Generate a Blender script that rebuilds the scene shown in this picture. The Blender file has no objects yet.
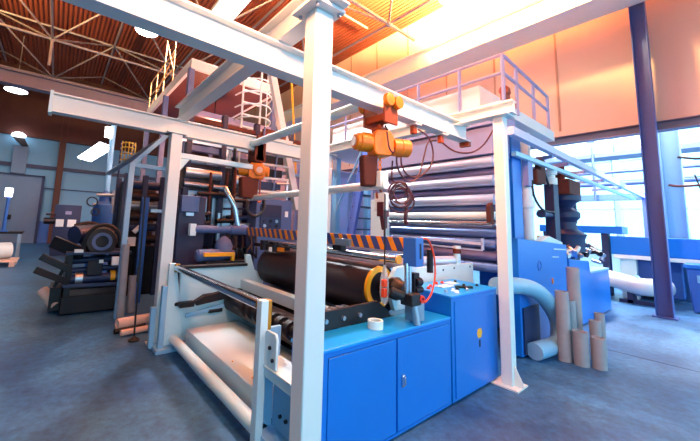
import bpy, bmesh, math, random
from mathutils import Vector, Matrix
random.seed(7)
V = Vector
SC = bpy.context.scene
COL = SC.collection

# ------------------------------------------------------------------ materials
def lin(c):
    return tuple((x / 12.92 if x <= .04045 else ((x + .055) / 1.055) ** 2.4) for x in c)
def rgb(h):
    return lin(tuple(int(h[i:i + 2], 16) / 255 for i in (0, 2, 4))) + (1.0,)
def mat(name, h, rough=.5, metal=0.0, noise=.08, scale=6.0, bump=0.0, bscale=40.0):
    m = bpy.data.materials.new(name); m.use_nodes = True
    nt = m.node_tree; b = nt.nodes['Principled BSDF']
    b.inputs['Roughness'].default_value = rough
    b.inputs['Metallic'].default_value = metal
    c = rgb(h)
    tc = nt.nodes.new('ShaderNodeTexCoord')
    n = nt.nodes.new('ShaderNodeTexNoise'); n.inputs['Scale'].default_value = scale; n.inputs['Detail'].default_value = 5
    nt.links.new(tc.outputs['Object'], n.inputs['Vector'])
    mx = nt.nodes.new('ShaderNodeMix'); mx.data_type = 'RGBA'
    mx.inputs['A'].default_value = tuple(x * (1 - noise) for x in c[:3]) + (1,)
    mx.inputs['B'].default_value = tuple(min(1, x * (1 + noise)) for x in c[:3]) + (1,)
    nt.links.new(n.outputs['Fac'], mx.inputs['Factor'])
    nt.links.new(mx.outputs['Result'], b.inputs['Base Color'])
    if bump:
        n2 = nt.nodes.new('ShaderNodeTexNoise'); n2.inputs['Scale'].default_value = bscale
        nt.links.new(tc.outputs['Object'], n2.inputs['Vector'])
        bp = nt.nodes.new('ShaderNodeBump'); bp.inputs['Strength'].default_value = bump
        nt.links.new(n2.outputs['Fac'], bp.inputs['Height']); nt.links.new(bp.outputs['Normal'], b.inputs['Normal'])
    return m
def emat(name, h, s):
    m = bpy.data.materials.new(name); m.use_nodes = True
    b = m.node_tree.nodes['Principled BSDF']
    b.inputs['Base Color'].default_value = rgb(h)
    b.inputs['Emission Color'].default_value = rgb(h); b.inputs['Emission Strength'].default_value = s
    return m
def banded(name, ha, hb, period, duty, axis=(0, 1, .8), rough=.45):
    """stripes along an object-space direction"""
    m = bpy.data.materials.new(name); m.use_nodes = True
    nt = m.node_tree; b = nt.nodes['Principled BSDF']; b.inputs['Roughness'].default_value = rough
    tc = nt.nodes.new('ShaderNodeTexCoord')
    d = nt.nodes.new('ShaderNodeVectorMath'); d.operation = 'DOT_PRODUCT'; d.inputs[1].default_value = axis
    nt.links.new(tc.outputs['Object'], d.inputs[0])
    q = nt.nodes.new('ShaderNodeMath'); q.operation = 'DIVIDE'; q.inputs[1].default_value = period
    nt.links.new(d.outputs['Value'], q.inputs[0])
    a0 = nt.nodes.new('ShaderNodeMath'); a0.operation = 'ADD'; a0.inputs[1].default_value = 100
    nt.links.new(q.outputs[0], a0.inputs[0])
    f = nt.nodes.new('ShaderNodeMath'); f.operation = 'FRACT'; nt.links.new(a0.outputs[0], f.inputs[0])
    g = nt.nodes.new('ShaderNodeMath'); g.operation = 'LESS_THAN'; g.inputs[1].default_value = duty
    nt.links.new(f.outputs[0], g.inputs[0])
    mx = nt.nodes.new('ShaderNodeMix'); mx.data_type = 'RGBA'
    mx.inputs['A'].default_value = rgb(hb); mx.inputs['B'].default_value = rgb(ha)
    nt.links.new(g.outputs[0], mx.inputs['Factor']); nt.links.new(mx.outputs['Result'], b.inputs['Base Color'])
    return m

def clear(name, h, a):
    m = mat(name, h, .2); m.node_tree.nodes['Principled BSDF'].inputs['Alpha'].default_value = a
    return m
M = dict(
    white=mat('white_paint', 'd3dcdc', .42, 0, .05, 3),
    white2=mat('machine_white', 'bddde8', .4, 0, .05, 3),
    lblue=mat('light_blue_paint', '7fb2d6', .42, 0, .06, 3),
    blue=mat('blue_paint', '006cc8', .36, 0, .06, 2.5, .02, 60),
    bluelit=mat('blue_lit_top', '0a90e4', .3, 0, .05, 2.5),  # lighter copy of the blue: light on upward faces put into the colour
    seam=mat('seam_shadow_blue', '052a66', .6),
    mblue=mat('mid_blue_paint', '2a62b4', .45),
    lav=mat('lavender_paint', '8f90b8', .5),
    dpurple=mat('dark_purple_paint', '1f1c42', .5),
    navy=mat('navy_paint', '1b2a52', .5),
    black=mat('black_rubber', '0c0a14', .55, 0, .2, 8),
    blackm=mat('black_metal', '0e0b14', .55, .2),
    dark=mat('dark_oily_steel', '1a1620', .5, .4, .3, 6),
    drum=mat('dark_drum_film', '1a0e1c', .5, 0, .12, 2),
    chrome=mat('chromed_steel', 'd4dbe2', .16, 1.0, .05),
    steel=mat('brushed_steel', 'a4b1bf', .35, .85, .1, 9),
    roller=mat('pale_roller', 'ccd2ea', .34, .4, .05),
    mauve=mat('mauve_roller', '9488b0', .35, .4, .05),
    rollblue=mat('bluish_roller', '7d94c8', .25, .55, .05),
    orange=mat('orange_paint', 'e07806', .4, 0, .08),
    dorange=mat('dark_orange_paint', '963808', .5, 0, .15),
    brown=mat('brown_canvas', '5a2010', .8, 0, .2, 12, .3, 60),
    red=mat('red_plastic', 'd8331c', .4),
    yellow=mat('yellow_paint', 'eeaa18', .4),
    cardboard=mat('cardboard', '8d9098', .8, 0, .18, 7, .1, 30),
    cardlight=mat('pale_cardboard', 'e0b8a6', .8, 0, .15, 7, .1, 30),
    hose=mat('hose_plastic', '7fb0cc', .5),
    cable=mat('dark_red_cable', '4a1420', .5),
    cableb=mat('black_cable', '181018', .5),
    redhose=mat('orange_air_hose', 'e0451c', .4),
    wallb=mat('blue_wall_paint', '6fa3c4', .75, 0, .12, .6),
    door=mat('grey_blue_steel_door', '66809e', .6, 0, .1, 1),
    wallo=mat('partition_panel', 'cfb2a6', .7, 0, .1, .8),
    brownsteel=mat('rust_brown_steel', '5a3026', .6, 0, .2, 2),
    truss=mat('galvanised_tube', '9a8f94', .45, .3, .1),
    greysteel=mat('grey_girder_paint', '756c80', .55),
    colm=mat('slate_column_paint', '3a5496', .5),
    paper=mat('white_paper', 'e9eef0', .7),
    plastic=clear('clear_bag_plastic', 'e8eef2', .3),
    olive=mat('olive_brass', '9a7412', .5),
    darkrust=mat('dark_rust_cladding', '4a241c', .7, 0, .15, 1.5),
    seamline=mat('panel_seam', 'a88474', .7),
    stairblue=mat('stair_blue_paint', '4f72cc', .45),
    pale=mat('pale_lavender_paint', 'c8cce8', .5),
    ochre=mat('ochre_paint', 'b08a20', .5),
    tan=mat('tan_railing_paint', 'd8a468', .5),
    slate=mat('slate_blue_paint', '4a5f8e', .5),
    beige=mat('beige_tape', 'cfe0e0', .6),
    stripe=banded('hazard_stripes', 'f09010', '3a4684', .135, .45, (0, 1, -.5)),
    stripe2=banded('hazard_stripes_small', 'f0b010', '38365e', .5, .45, (1, 0, .8)),
    lampw=emat('lamp_glow', 'fff4e8', 14.0),
    lampc=emat('cool_lamp_glow', 'f2f4ff', 8.0),
    lampy=emat('warm_lamp_glow', 'ffd890', 30.0),
)
def floor_mat():
    m = bpy.data.materials.new('concrete_floor'); m.use_nodes = True
    nt = m.node_tree; b = nt.nodes['Principled BSDF']
    tc = nt.nodes.new('ShaderNodeTexCoord')
    def nz(s, d, rough=.6):
        n = nt.nodes.new('ShaderNodeTexNoise'); n.inputs['Scale'].default_value = s; n.inputs['Detail'].default_value = d
        n.inputs['Roughness'].default_value = rough
        nt.links.new(tc.outputs['Object'], n.inputs['Vector']); return n
    a = nz(.9, 8, .65); c = nz(14, 6, .7); e = nz(60, 3)
    r = nt.nodes.new('ShaderNodeValToRGB')
    r.color_ramp.elements[0].position = .3; r.color_ramp.elements[0].color = rgb('0a3468')
    r.color_ramp.elements[1].position = .72; r.color_ramp.elements[1].color = rgb('3f82b2')
    nt.links.new(a.outputs['Fac'], r.inputs['Fac'])
    r2 = nt.nodes.new('ShaderNodeValToRGB')
    r2.color_ramp.elements[0].position = .35; r2.color_ramp.elements[0].color = (.45, .46, .5, 1)
    r2.color_ramp.elements[1].position = .7; r2.color_ramp.elements[1].color = (1.3, 1.3, 1.3, 1)
    nt.links.new(c.outputs['Fac'], r2.inputs['Fac'])
    mu = nt.nodes.new('ShaderNodeMix'); mu.data_type = 'RGBA'; mu.blend_type = 'MULTIPLY'; mu.inputs['Factor'].default_value = .8
    nt.links.new(r.outputs['Color'], mu.inputs['A']); nt.links.new(r2.outputs['Color'], mu.inputs['B'])
    nt.links.new(mu.outputs['Result'], b.inputs['Base Color'])
    rr = nt.nodes.new('ShaderNodeMapRange'); rr.inputs['To Min'].default_value = .32; rr.inputs['To Max'].default_value = .62
    nt.links.new(a.outputs['Fac'], rr.inputs['Value']); nt.links.new(rr.outputs['Result'], b.inputs['Roughness'])
    bp = nt.nodes.new('ShaderNodeBump'); bp.inputs['Strength'].default_value = .12
    nt.links.new(e.outputs['Fac'], bp.inputs['Height']); nt.links.new(bp.outputs['Normal'], b.inputs['Normal'])
    return m
M['floor'] = floor_mat()
def roof_mat():
    m = mat('ribbed_roof_deck', '96452c', .7, 0, .15, 1.2)
    nt = m.node_tree; b = nt.nodes['Principled BSDF']
    tc = nt.nodes.new('ShaderNodeTexCoord'); w = nt.nodes.new('ShaderNodeTexWave')
    w.bands_direction = 'X'; w.inputs['Scale'].default_value = 2.0
    nt.links.new(tc.outputs['Object'], w.inputs['Vector'])
    bp = nt.nodes.new('ShaderNodeBump'); bp.inputs['Strength'].default_value = .9; bp.inputs['Distance'].default_value = .08
    nt.links.new(w.outputs['Fac'], bp.inputs['Height']); nt.links.new(bp.outputs['Normal'], b.inputs['Normal'])
    return m
M['roof'] = roof_mat()
def glass_mat():
    m = bpy.data.materials.new('window_glass'); m.use_nodes = True
    nt = m.node_tree; nt.nodes.clear()
    o = nt.nodes.new('ShaderNodeOutputMaterial'); mix = nt.nodes.new('ShaderNodeMixShader'); mix.inputs[0].default_value = .06
    t = nt.nodes.new('ShaderNodeBsdfTransparent'); t.inputs[0].default_value = (.95, .98, 1, 1)
    g = nt.nodes.new('ShaderNodeBsdfGlossy'); g.inputs['Roughness'].default_value = .05
    nt.links.new(t.outputs[0], mix.inputs[1]); nt.links.new(g.outputs[0], mix.inputs[2]); nt.links.new(mix.outputs[0], o.inputs[0])
    return m
M['glass'] = glass_mat()

# ------------------------------------------------------------------ mesh builder
def frame_for(d, up=None):
    d = d.normalized()
    u = V(up) if up is not None else (V((0, 0, 1)) if abs(d.z) < .95 else V((0, 1, 0)))
    s = d.cross(u)
    if s.length < 1e-6: s = d.cross(V((1, 0, 0)))
    s.normalize(); return d, s, s.cross(d).normalized()

class MB:
    def __init__(self): self.v = []; self.f = []
    def add(self, vs, fs):
        o = len(self.v); self.v += [V(p) for p in vs]; self.f += [tuple(i + o for i in q) for q in fs]; return self
    def box(self, x0, x1, y0, y1, z0, z1):
        x0, x1 = sorted((x0, x1)); y0, y1 = sorted((y0, y1)); z0, z1 = sorted((z0, z1))
        return self.add([(x0, y0, z0), (x1, y0, z0), (x1, y1, z0), (x0, y1, z0), (x0, y0, z1), (x1, y0, z1), (x1, y1, z1), (x0, y1, z1)],
                        [(0, 3, 2, 1), (4, 5, 6, 7), (0, 1, 5, 4), (1, 2, 6, 5), (2, 3, 7, 6), (3, 0, 4, 7)])
    def bar(self, p, q, w, h, up=None):
        """rectangular bar from p to q, w across, h along up"""
        p, q = V(p), V(q); d, s, u = frame_for(q - p, up); vs = []
        for c in (p, q):
            vs += [c - s * w / 2 - u * h / 2, c + s * w / 2 - u * h / 2, c + s * w / 2 + u * h / 2, c - s * w / 2 + u * h / 2]
        return self.add(vs, [(0, 1, 2, 3), (7, 6, 5, 4), (1, 0, 4, 5), (2, 1, 5, 6), (3, 2, 6, 7), (0, 3, 7, 4)])
    def ibeam(self, p, q, h, w, tf=.016, tw=.012, up=None):
        p, q = V(p), V(q); d, s, u = frame_for(q - p, up)
        for sg in (1, -1):
            o = u * sg * (h / 2 - tf / 2); self.bar(p + o, q + o, w, tf, u)
        return self.bar(p, q, tw, h - 2 * tf, u)
    def cyl(self, p, q, r, n=20, r2=None, caps=True):
        p, q = V(p), V(q); d, s, u = frame_for(q - p); r2 = r if r2 is None else r2
        vs = [c + (s * math.cos(2 * math.pi * i / n) + u * math.sin(2 * math.pi * i / n)) * rr for c, rr in ((p, r), (q, r2)) for i in range(n)]
        fs = [(i, i + n, (i + 1) % n + n, (i + 1) % n) for i in range(n)]
        if caps: fs += [tuple(range(n)), tuple(range(2 * n - 1, n - 1, -1))]
        return self.add(vs, fs)
    def ring(self, p, q, ro, ri, n=28):
        p, q = V(p), V(q); d, s, u = frame_for(q - p); vs = []
        for c, r in ((p, ro), (q, ro), (q, ri), (p, ri)):
            vs += [c + (s * math.cos(2 * math.pi * i / n) + u * math.sin(2 * math.pi * i / n)) * r for i in range(n)]
        fs = []
        for k in range(4):
            a, b = k * n, ((k + 1) % 4) * n
            fs += [(a + i, b + i, b + (i + 1) % n, a + (i + 1) % n) for i in range(n)]
        return self.add(vs, fs)
    def lathe(self, p, d, prof, n=24):
        """prof: list of (distance along d, radius)"""
        p = V(p); d, s, u = frame_for(V(d)); vs = []; fs = []
        for t, r in prof:
            vs += [p + d * t + (s * math.cos(2 * math.pi * i / n) + u * math.sin(2 * math.pi * i / n)) * max(r, 1e-4) for i in range(n)]
        for k in range(len(prof) - 1):
            fs += [(k * n + i, (k + 1) * n + i, (k + 1) * n + (i + 1) % n, k * n + (i + 1) % n) for i in range(n)]
        fs += [tuple(range(n)), tuple(range(len(prof) * n - 1, (len(prof) - 1) * n - 1, -1))]
        return self.add(vs, fs)
    def path(self, pts, r, n=8, smooth=4):
        pts = [V(p) for p in pts]
        if smooth and len(pts) > 2:
            out = []
            for i in range(len(pts) - 1):
                a = pts[max(0, i - 1)]; b = pts[i]; c = pts[i + 1]; e = pts[min(len(pts) - 1, i + 2)]
                for k in range(smooth):
                    t = k / smooth
                    out.append(.5 * ((2 * b) + (c - a) * t + (2 * a - 5 * b + 4 * c - e) * t * t + (3 * b - a - 3 * c + e) * t ** 3))
            pts = out + [pts[-1]]
        vs = []; fs = []; m = len(pts); ref = None
        for i, p in enumerate(pts):
            d = (pts[min(i + 1, m - 1)] - pts[max(i - 1, 0)]).normalized()
            if ref is None: _, s, _ = frame_for(d)
            else:
                s = ref - d * ref.dot(d)
                if s.length < 1e-6: _, s, _ = frame_for(d)
                s.normalize()
            ref = s; u = s.cross(d)
            rr = r[i * len(r) // m] if isinstance(r, (list, tuple)) else r
            vs += [p + (s * math.cos(2 * math.pi * k / n) + u * math.sin(2 * math.pi * k / n)) * rr for k in range(n)]
        for i in range(m - 1):
            fs += [(i * n + k, (i + 1) * n + k, (i + 1) * n + (k + 1) % n, i * n + (k + 1) % n) for k in range(n)]
        fs += [tuple(range(n)), tuple(range(m * n - 1, (m - 1) * n - 1, -1))]
        return self.add(vs, fs)
    def prism(self, poly, ext):
        e = V(ext); n = len(poly); vs = [V(p) for p in poly] + [V(p) + e for p in poly]
        return self.add(vs, [tuple(range(n)), tuple(range(2 * n - 1, n - 1, -1))] + [(i, i + n, (i + 1) % n + n, (i + 1) % n) for i in range(n)])
    def ball(self, c, r, n=12, k=8, sx=1, sy=1, sz=1):
        prof = [(-r * math.cos(math.pi * i / k), r * math.sin(math.pi * i / k)) for i in range(k + 1)]
        o = len(self.v); self.lathe((0, 0, 0), (0, 0, 1), prof, n)
        for i in range(o, len(self.v)):
            w = self.v[i]; self.v[i] = V((w.x * sx + c[0], w.y * sy + c[1], w.z * sz + c[2]))
        return self
    def bounds(self):
        return [(min(p[i] for p in self.v), max(p[i] for p in self.v)) for i in range(3)]
    def make(self, name, m, parent=None, bev=0.0, label=None):
        root = parent
        while root is not None and root.parent is not None: root = root.parent
        if root is not None: org = V(root.location)
        else:
            b = self.bounds(); org = V(((b[0][0] + b[0][1]) / 2, (b[1][0] + b[1][1]) / 2, b[2][0]))
        me = bpy.data.meshes.new(name)
        me.from_pydata([tuple(p - org) for p in self.v], [], self.f)
        bm = bmesh.new(); bm.from_mesh(me); bmesh.ops.recalc_face_normals(bm, faces=bm.faces); bm.to_mesh(me); bm.free()
        me.materials.append(M[m])
        me.shade_smooth(); me.set_sharp_from_angle(angle=math.radians(38))
        o = bpy.data.objects.new(name, me); COL.objects.link(o)
        if parent is None: o.location = org
        else: o.parent = parent
        if bev:
            md = o.modifiers.new('bevel', 'BEVEL'); md.width = bev; md.segments = 2; md.limit_method = 'ANGLE'; md.angle_limit = math.radians(50)
        if label: o['label'] = label
        return o

def tag(o, label, cat, group=None, kind=None):
    o['label'] = label; o['category'] = cat
    if group: o['group'] = group
    if kind: o['kind'] = kind
    return o
def thing(name, label, cat, loc, group=None):
    o = bpy.data.objects.new(name, None); COL.objects.link(o); o.location = loc; o.empty_display_size = .1
    return tag(o, label, cat, group)
def single(mb, name, m, label, cat, group=None, bev=0.0):
    return tag(mb.make(name, m, None, bev), label, cat, group)
def struct(mb, name, m, parent=None):
    o = mb.make(name, m, parent); o['kind'] = 'structure'; return o
def dup(o, loc, label=None, parent=None):
    c = o.copy(); COL.objects.link(c)
    if parent is not None: c.parent = parent
    else: c.location = loc
    if label: c['label'] = label
    for ch in list(o.children): dup(ch, None, None, c)
    return c

# ------------------------------------------------------------------ camera (x runs along the cabinets, y along the rollers, z up)
Rm = ((0.79492314, -0.60550598, 0.03820627), (0.10298037, 0.07259994, -0.99203039), (0.59790656, 0.7925224, 0.1200666))
cam = bpy.data.cameras.new('camera'); co = bpy.data.objects.new('camera', cam); COL.objects.link(co)
cam.sensor_fit = 'HORIZONTAL'; cam.sensor_width = 36.0; cam.lens = 323.0765 / 700 * 36
cam.shift_x = (350 - 302.66) / 700; cam.shift_y = (184.9 - 220.5) / 700
cam.clip_start = .05; cam.clip_end = 200
rt, dn, fw = (V(r) for r in Rm)
co.matrix_world = Matrix(((rt.x, -dn.x, -fw.x, 0), (rt.y, -dn.y, -fw.y, 0), (rt.z, -dn.z, -fw.z, 1.6), (0, 0, 0, 1)))
SC.camera = co

# ------------------------------------------------------------------ the hall
struct(MB().box(-14, 24, -9, 24, -.2, 0), 'floor', 'floor')
struct(MB().box(-14, 10.4, -3, 24, 9.6, 9.8), 'ceiling', 'roof')
struct(MB().box(-14, 24, 23, 23.3, 0, 9.6), 'wall_back', 'wallb')
struct(MB().box(-14.2, -14, -3, 23, 0, 9.6), 'wall_left', 'wallb')
struct(MB().box(-3.2, 10.4, -3.2, -3, 5.0, 9.6).box(-14, -3.2, -3.2, -3, 0, 9.6), 'wall_front', 'wallb')
wp = MB().box(10.4, 10.55, -9, 23, 4.1, 9.6)
wr = struct(wp, 'wall_right', 'wallo')
sm = MB()
for y in [-5.2 + 1.55 * i for i in range(18)]: sm.box(10.37, 10.4, y - .02, y + .02, 4.3, 9.6)
sm.box(10.37, 10.4, -9, 23, 7.95, 8.05)
struct(sm, 'trim_1', 'seamline')
struct(MB().ibeam((10.4, -9, 4.03), (10.4, 23, 4.03), .2, .26), 'trim_2', 'greysteel')
struct(MB().box(6.40, 6.425, -9, 1.6, 0, .002), 'trim_9', 'navy')
# far aisle beyond the column line
fw_ = MB().box(20, 20.3, -9, 23, 0, .9).box(20, 20.3, -9, 23, 7.4, 9)
for y in range(-9, 24, 4): fw_.box(20, 20.3, y - .08, y + .08, .9, 7.4)
struct(fw_, 'wall_far', 'white2')
for i, y in enumerate(range(-9, 20, 4)):
    fr = MB()
    for yy in (y + .1, y + 2, y + 3.9): fr.box(20.08, 20.2, yy - .025, yy + .025, .9, 7.4)
    for z in (.93, 2.8, 5.0, 7.37): fr.box(20.08, 20.2, y + .08, y + 3.92, z - .025, z + .025)
    wo = struct(fr, 'window_%d' % (i + 1), 'pale')
    MB().box(20.13, 20.14, y + .09, y + 3.91, .92, 7.38).make('pane', 'glass', wo)
rb = MB()
for y in range(-9, 24, 4): rb.ibeam((10.55, y, 9.1), (20.3, y, 9.1), .3, .2)
ra = struct(rb, 'trim_8', 'white2')
MB().box(10.6, 20.3, -9, 23, 9.26, 9.27).make('roof_glazing', 'glass', ra)
# back wall: steel columns, rails, sliding door
bc = MB()
for x in (-12.3, -6.2, -.08, 6.0): bc.ibeam((x, 22.85, 0), (x, 22.85, 9.6), .3, .3, .03, .03, (1, 0, 0))
struct(bc, 'trim_3', 'brownsteel')
struct(MB().box(-14, 10.4, 22.9, 23, 4.08, 4.28).box(-14, 10.4, 22.93, 23, 3.0, 3.05), 'trim_4', 'navy')
struct(MB().box(-14, 10.4, 22.75, 23, 5.75, 9.6), 'trim_5', 'darkrust')
struct(MB().box(-14, -4.0, 22.97, 23, 0, 1.2).box(-.72, 10.4, 22.97, 23, 0, 1.2), 'baseboard_back', 'mblue')
dr = MB().box(-4.0, -.72, 22.8, 22.92, .02, 3.62)
d1 = struct(dr, 'door_1', 'door')
MB().box(-.80, -.68, 22.74, 22.95, 0, 3.66).box(-4.0, -.68, 22.74, 22.95, 3.6, 3.68).make('door_frame', 'navy', d1)
MB().box(-2.0, -1.85, 22.7, 22.8, 1.25, 1.5).make('door_handle', 'blackm', d1)

# roof structure: girders and space frame of steel tubes
struct(MB().box(-14, 10.0, 16.2, 16.6, 6.5, 6.98).box(-14, 10, 16.05, 16.75, 6.96, 7.02), 'trim_6', 'greysteel')
struct(MB().box(9.2, 9.8, -9, 16, 6.85, 7.45).box(9.05, 9.95, -9, 16, 6.82, 6.87).box(9.05, 9.95, -9, 16, 7.43, 7.48), 'trim_7', 'white')
sf = MB(); dg = MB(); tp = MB()
xs = [-.75 + 4.2 * i for i in range(-3, 3)]; ys = [14.4 + 4.2 * j for j in range(-3, 2)]
for y in ys: sf.cyl((xs[0], y, 7.9), (9, y, 7.9), .05, 8)
for x in xs: sf.cyl((x, ys[0], 7.9), (x, ys[-1], 7.9), .04, 8)
for x in xs:
    for y in ys:
        sf.ball((x, y, 7.9), .11, 8, 6)
        for a in (-2.1, 2.1):
            for b in (-2.1, 2.1):
                if x + a < 9.5 and y + b < 22: dg.cyl((x, y, 7.9), (x + a, y + b, 9.35), .035, 6)
for x in xs[:-1]: tp.cyl((x + 2.1, ys[0] - 2.1, 9.35), (x + 2.1, 21.9, 9.35), .045, 8)
for y in ys: tp.cyl((xs[0], y - 2.1, 9.35), (9, y - 2.1, 9.35), .045, 8)
for x in (-.75,): sf.cyl((x, 14.4, 7.9), (x, 14.4, 6.9), .05, 8)
ct = struct(sf, 'ceiling_truss', 'truss'); dg.make('diagonal_struts', 'truss', ct); tp.make('top_chords', 'truss', ct)

# ------------------------------------------------------------------ hall columns on the right
def hcol(name, x, y, z1, m, w, label):
    t = thing(name, label, 'column', (x, y, 0))
    MB().ibeam((x, y, 0), (x, y, z1), w, w * .9, .02, .014, (0, 1, 0)).make('shaft', m, t, .003)
    MB().box(x - w * .7, x + w * .7, y - w * .7, y + w * .7, 0, .025).make('base_plate', m, t)
    return t
hcol('steel_column', 10.05, .93, 9.6, 'colm', .25, 'dark slate steel column with its foot on the floor right of the tubes')
hcol('steel_column', 12.9, .83, 9.0, 'lblue', .36, 'pale blue steel column between dark slate column and the blue bin')

# ------------------------------------------------------------------ overhead gantry
gt = thing('gantry_frame', 'white steel gantry frame of posts and beams standing around the winding machine', 'gantry', (1.2, 1.5, 0))
def post(x0, x1, y0, y1, z1):
    return MB().box(x0, x1, y0, y1, .012, z1).make('post', 'white', gt, .008)
p1 = post(1.14, 1.29, 4.5, 4.65, 2.76); p2 = post(1.17, 1.318, 1.478, 1.592, 2.965)
p3 = post(3.93, 4.05, 1.48, 1.59, 2.91); p4 = post(3.96, 4.08, 4.5, 4.62, 2.91)
for (x, y), zt in (((1.215, 4.575), 2.76), ((1.244, 1.535), 2.965), ((3.99, 1.535), 2.91), ((4.02, 4.56), 2.91)):
    bp_ = MB().box(x - .13, x + .13, y - .13, y + .13, 0, .014).make('base_plate', 'white', gt)
    MB().box(x - .14, x + .12, y - .12, y + .12, zt, zt + .022).make('cap_plate', 'white', gt)
b_ = MB()
for dx in (-.09, .09):
    for dy in (-.09, .09): b_.cyl((1.244 + dx, 1.535 + dy, 2.945), (1.244 + dx, 1.535 + dy, 3.0), .012, 8)
b_.make('bolt', 'steel', gt)
gs = MB().prism([(4.05, 1.50, .012), (4.12, 1.50, .012), (4.12, 1.50, .05), (4.05, 1.50, .22)], (0, .012, 0))
gs.prism([(3.98, 1.48, .012), (3.98, 1.40, .012), (3.98, 1.40, .05), (3.98, 1.48, .22)], (.012, 0, 0)).make('gusset', 'white', gt)
MB().ibeam((-.5, 2.06, 2.875), (4.26, 2.06, 2.875), .23, .13, .018, .012).make('rail_beam', 'white', gt, .003)
MB().ibeam((-.17, 4.62, 2.875), (4.1, 4.62, 2.875), .23, .13, .018, .012).make('rail_beam', 'white', gt, .003)
MB().ibeam((1.28, 1.36, 3.105), (1.28, 4.75, 3.105), .23, .14, .018, .012).make('cross_beam', 'white', gt, .003)
MB().ibeam((3.99, 1.38, 3.005), (3.99, 4.75, 3.005), .15, .14, .018, .012).make('cross_beam', 'white', gt, .003)
MB().bar((1.29, 4.57, 2.48), (2.42, 4.57, 2.47), .06, .075).make('side_rail', 'white2', gt, .004)
MB().prism([(1.29, 4.55, 2.44), (1.42, 4.55, 2.44), (1.29, 4.55, 2.25)], (0, .04, 0)).make('bracket', 'white2', gt)
MB().box(4.2, 4.27, 2.0, 2.12, 2.70, 2.765).make('end_stop', 'dorange', gt)
MB().box(-.19, -.16, 4.54, 4.7, 2.74, 3.0).make('end_stop', 'white2', gt)

# ------------------------------------------------------------------ hoists on the gantry rails
def rotp(c, a, p):
    ca, sa = math.cos(a), math.sin(a); dx, dy, dz = p
    return V((c[0] + dx * ca - dy * sa, c[1] + dx * sa + dy * ca, c[2] + dz))
h = thing('electric_hoist', 'orange electric chain hoist hanging right of the front white post', 'hoist', (2.5, 2.06, 2.45))
c0 = (2.5, 2.06, 2.43); A = math.radians(-24)
def q(x, y, z): return rotp(c0, A, (x, y, z))
MB().box(2.42, 2.56, 1.93, 2.19, 2.63, 2.70).box(2.40, 2.60, 1.92, 1.945, 2.60, 2.86).box(2.40, 2.60, 2.175, 2.2, 2.60, 2.86).make('trolley', 'dorange', h, .006)
for x in (2.43, 2.57):
    for y0, y1 in ((1.87, 1.93), (2.19, 2.25)):
        MB().lathe((x, y0, 2.82), (0, 1, 0), [(0, .035), (.005, .062), (.045, .066), (.06, .05)], 20).make('wheel', 'orange', h)
MB().cyl((2.5, 2.06, 2.52), (2.5, 2.06, 2.66), .035, 14).box(2.44, 2.56, 2.0, 2.12, 2.53, 2.58).make('suspension_lug', 'dorange', h, .004)
gb = MB(); pr = [(-.10, -.10), (-.07, -.14), (.08, -.14), (.11, -.09), (.11, .06), (.07, .115), (-.07, .115), (-.10, .06)]
gb.prism([q(x, -.085, z) for x, z in pr], q(0, .17, 0) - q(0, 0, 0)).make('gearbox', 'orange', h, .012)
MB().lathe(q(-.10, 0, -.005), q(-1, 0, 0) - q(0, 0, 0), [(0, .085), (.02, .095), (.12, .095), (.125, .085), (.16, .085), (.175, .07)], 28).make('motor', 'orange', h)
MB().cyl(q(-.274, 0, -.005), q(-.285, 0, -.005), .045, 20).make('end_cap', 'white', h)
MB().lathe(q(.10, 0, -.03), q(1, 0, 0) - q(0, 0, 0), [(0, .06), (.03, .06), (.031, .088), (.11, .088), (.115, .094), (.13, .094), (.135, .088), (.21, .088), (.22, .07)], 28).make('brake_motor', 'orange', h)
MB().prism([q(-.2, -.05, -.14), q(-.04, -.05, -.14), q(-.05, -.04, -.44), q(-.18, -.04, -.44)], q(0, .11, 0) - q(0, 0, 0)).make('chain_bag', 'brown', h, .015)
ch = MB()
for k in range(10):
    z = 2.29 - .026 * k
    ch.ring((2.5 + (.006 if k % 2 else -.006), 2.05, z), (2.5 + (-.006 if k % 2 else .006), 2.062, z), .017, .009, 10)
ch.make('chain', 'orange', h)
MB().lathe((2.5, 2.06, 2.10), (0, 0, -1), [(0, .02), (.01, .04), (.06, .045), (.09, .025)], 16).path([(2.5, 2.06, 2.02), (2.5, 2.06, 1.98), (2.53, 2.06, 1.94), (2.53, 2.06, 1.90), (2.5, 2.06, 1.87), (2.465, 2.06, 1.89), (2.46, 2.06, 1.93)], .012, 8).make('hook', 'dorange', h)
MB().path([(2.5, 2.0, 2.6), (2.6, 1.98, 2.45), (2.56, 1.94, 2.33), (2.48, 1.93, 2.36), (2.47, 1.95, 2.52)], .008, 6).make('cable', 'cable', h)

h2 = thing('electric_hoist', 'orange electric chain hoist hanging left of the front white post', 'hoist', (2.5, 4.62, 2.45))
c0 = (2.52, 4.6, 2.43); A = math.radians(-30)
MB().box(2.42, 2.62, 4.5, 4.53, 2.58, 2.88).box(2.42, 2.62, 4.71, 4.74, 2.58, 2.88).box(2.44, 2.6, 4.5, 4.74, 2.56, 2.66).box(2.46, 2.58, 4.5, 4.56, 2.64, 3.0).make('trolley', 'brown', h2, .006)
gb = MB(); gb.prism([q(x * 1.25, -.1, z) for x, z in pr], q(0, .2, 0) - q(0, 0, 0)).make('gearbox', 'orange', h2, .012)
MB().prism([q(-.06, -.04, .1), q(.06, -.04, .1), q(.14, -.04, .24), q(-.14, -.04, .24)], q(0, .08, 0) - q(0, 0, 0)).make('suspension_lug', 'brown', h2, .006)
MB().lathe(q(.05, -.08, -.005), q(0, -1, 0) - q(0, 0, 0), [(0, .09), (.05, .092), (.07, .08)], 26).make('motor', 'orange', h2)
MB().cyl(q(.05, -.15, -.005), q(.05, -.157, -.005), .05, 20).make('end_cap', 'cardlight', h2)
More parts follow.
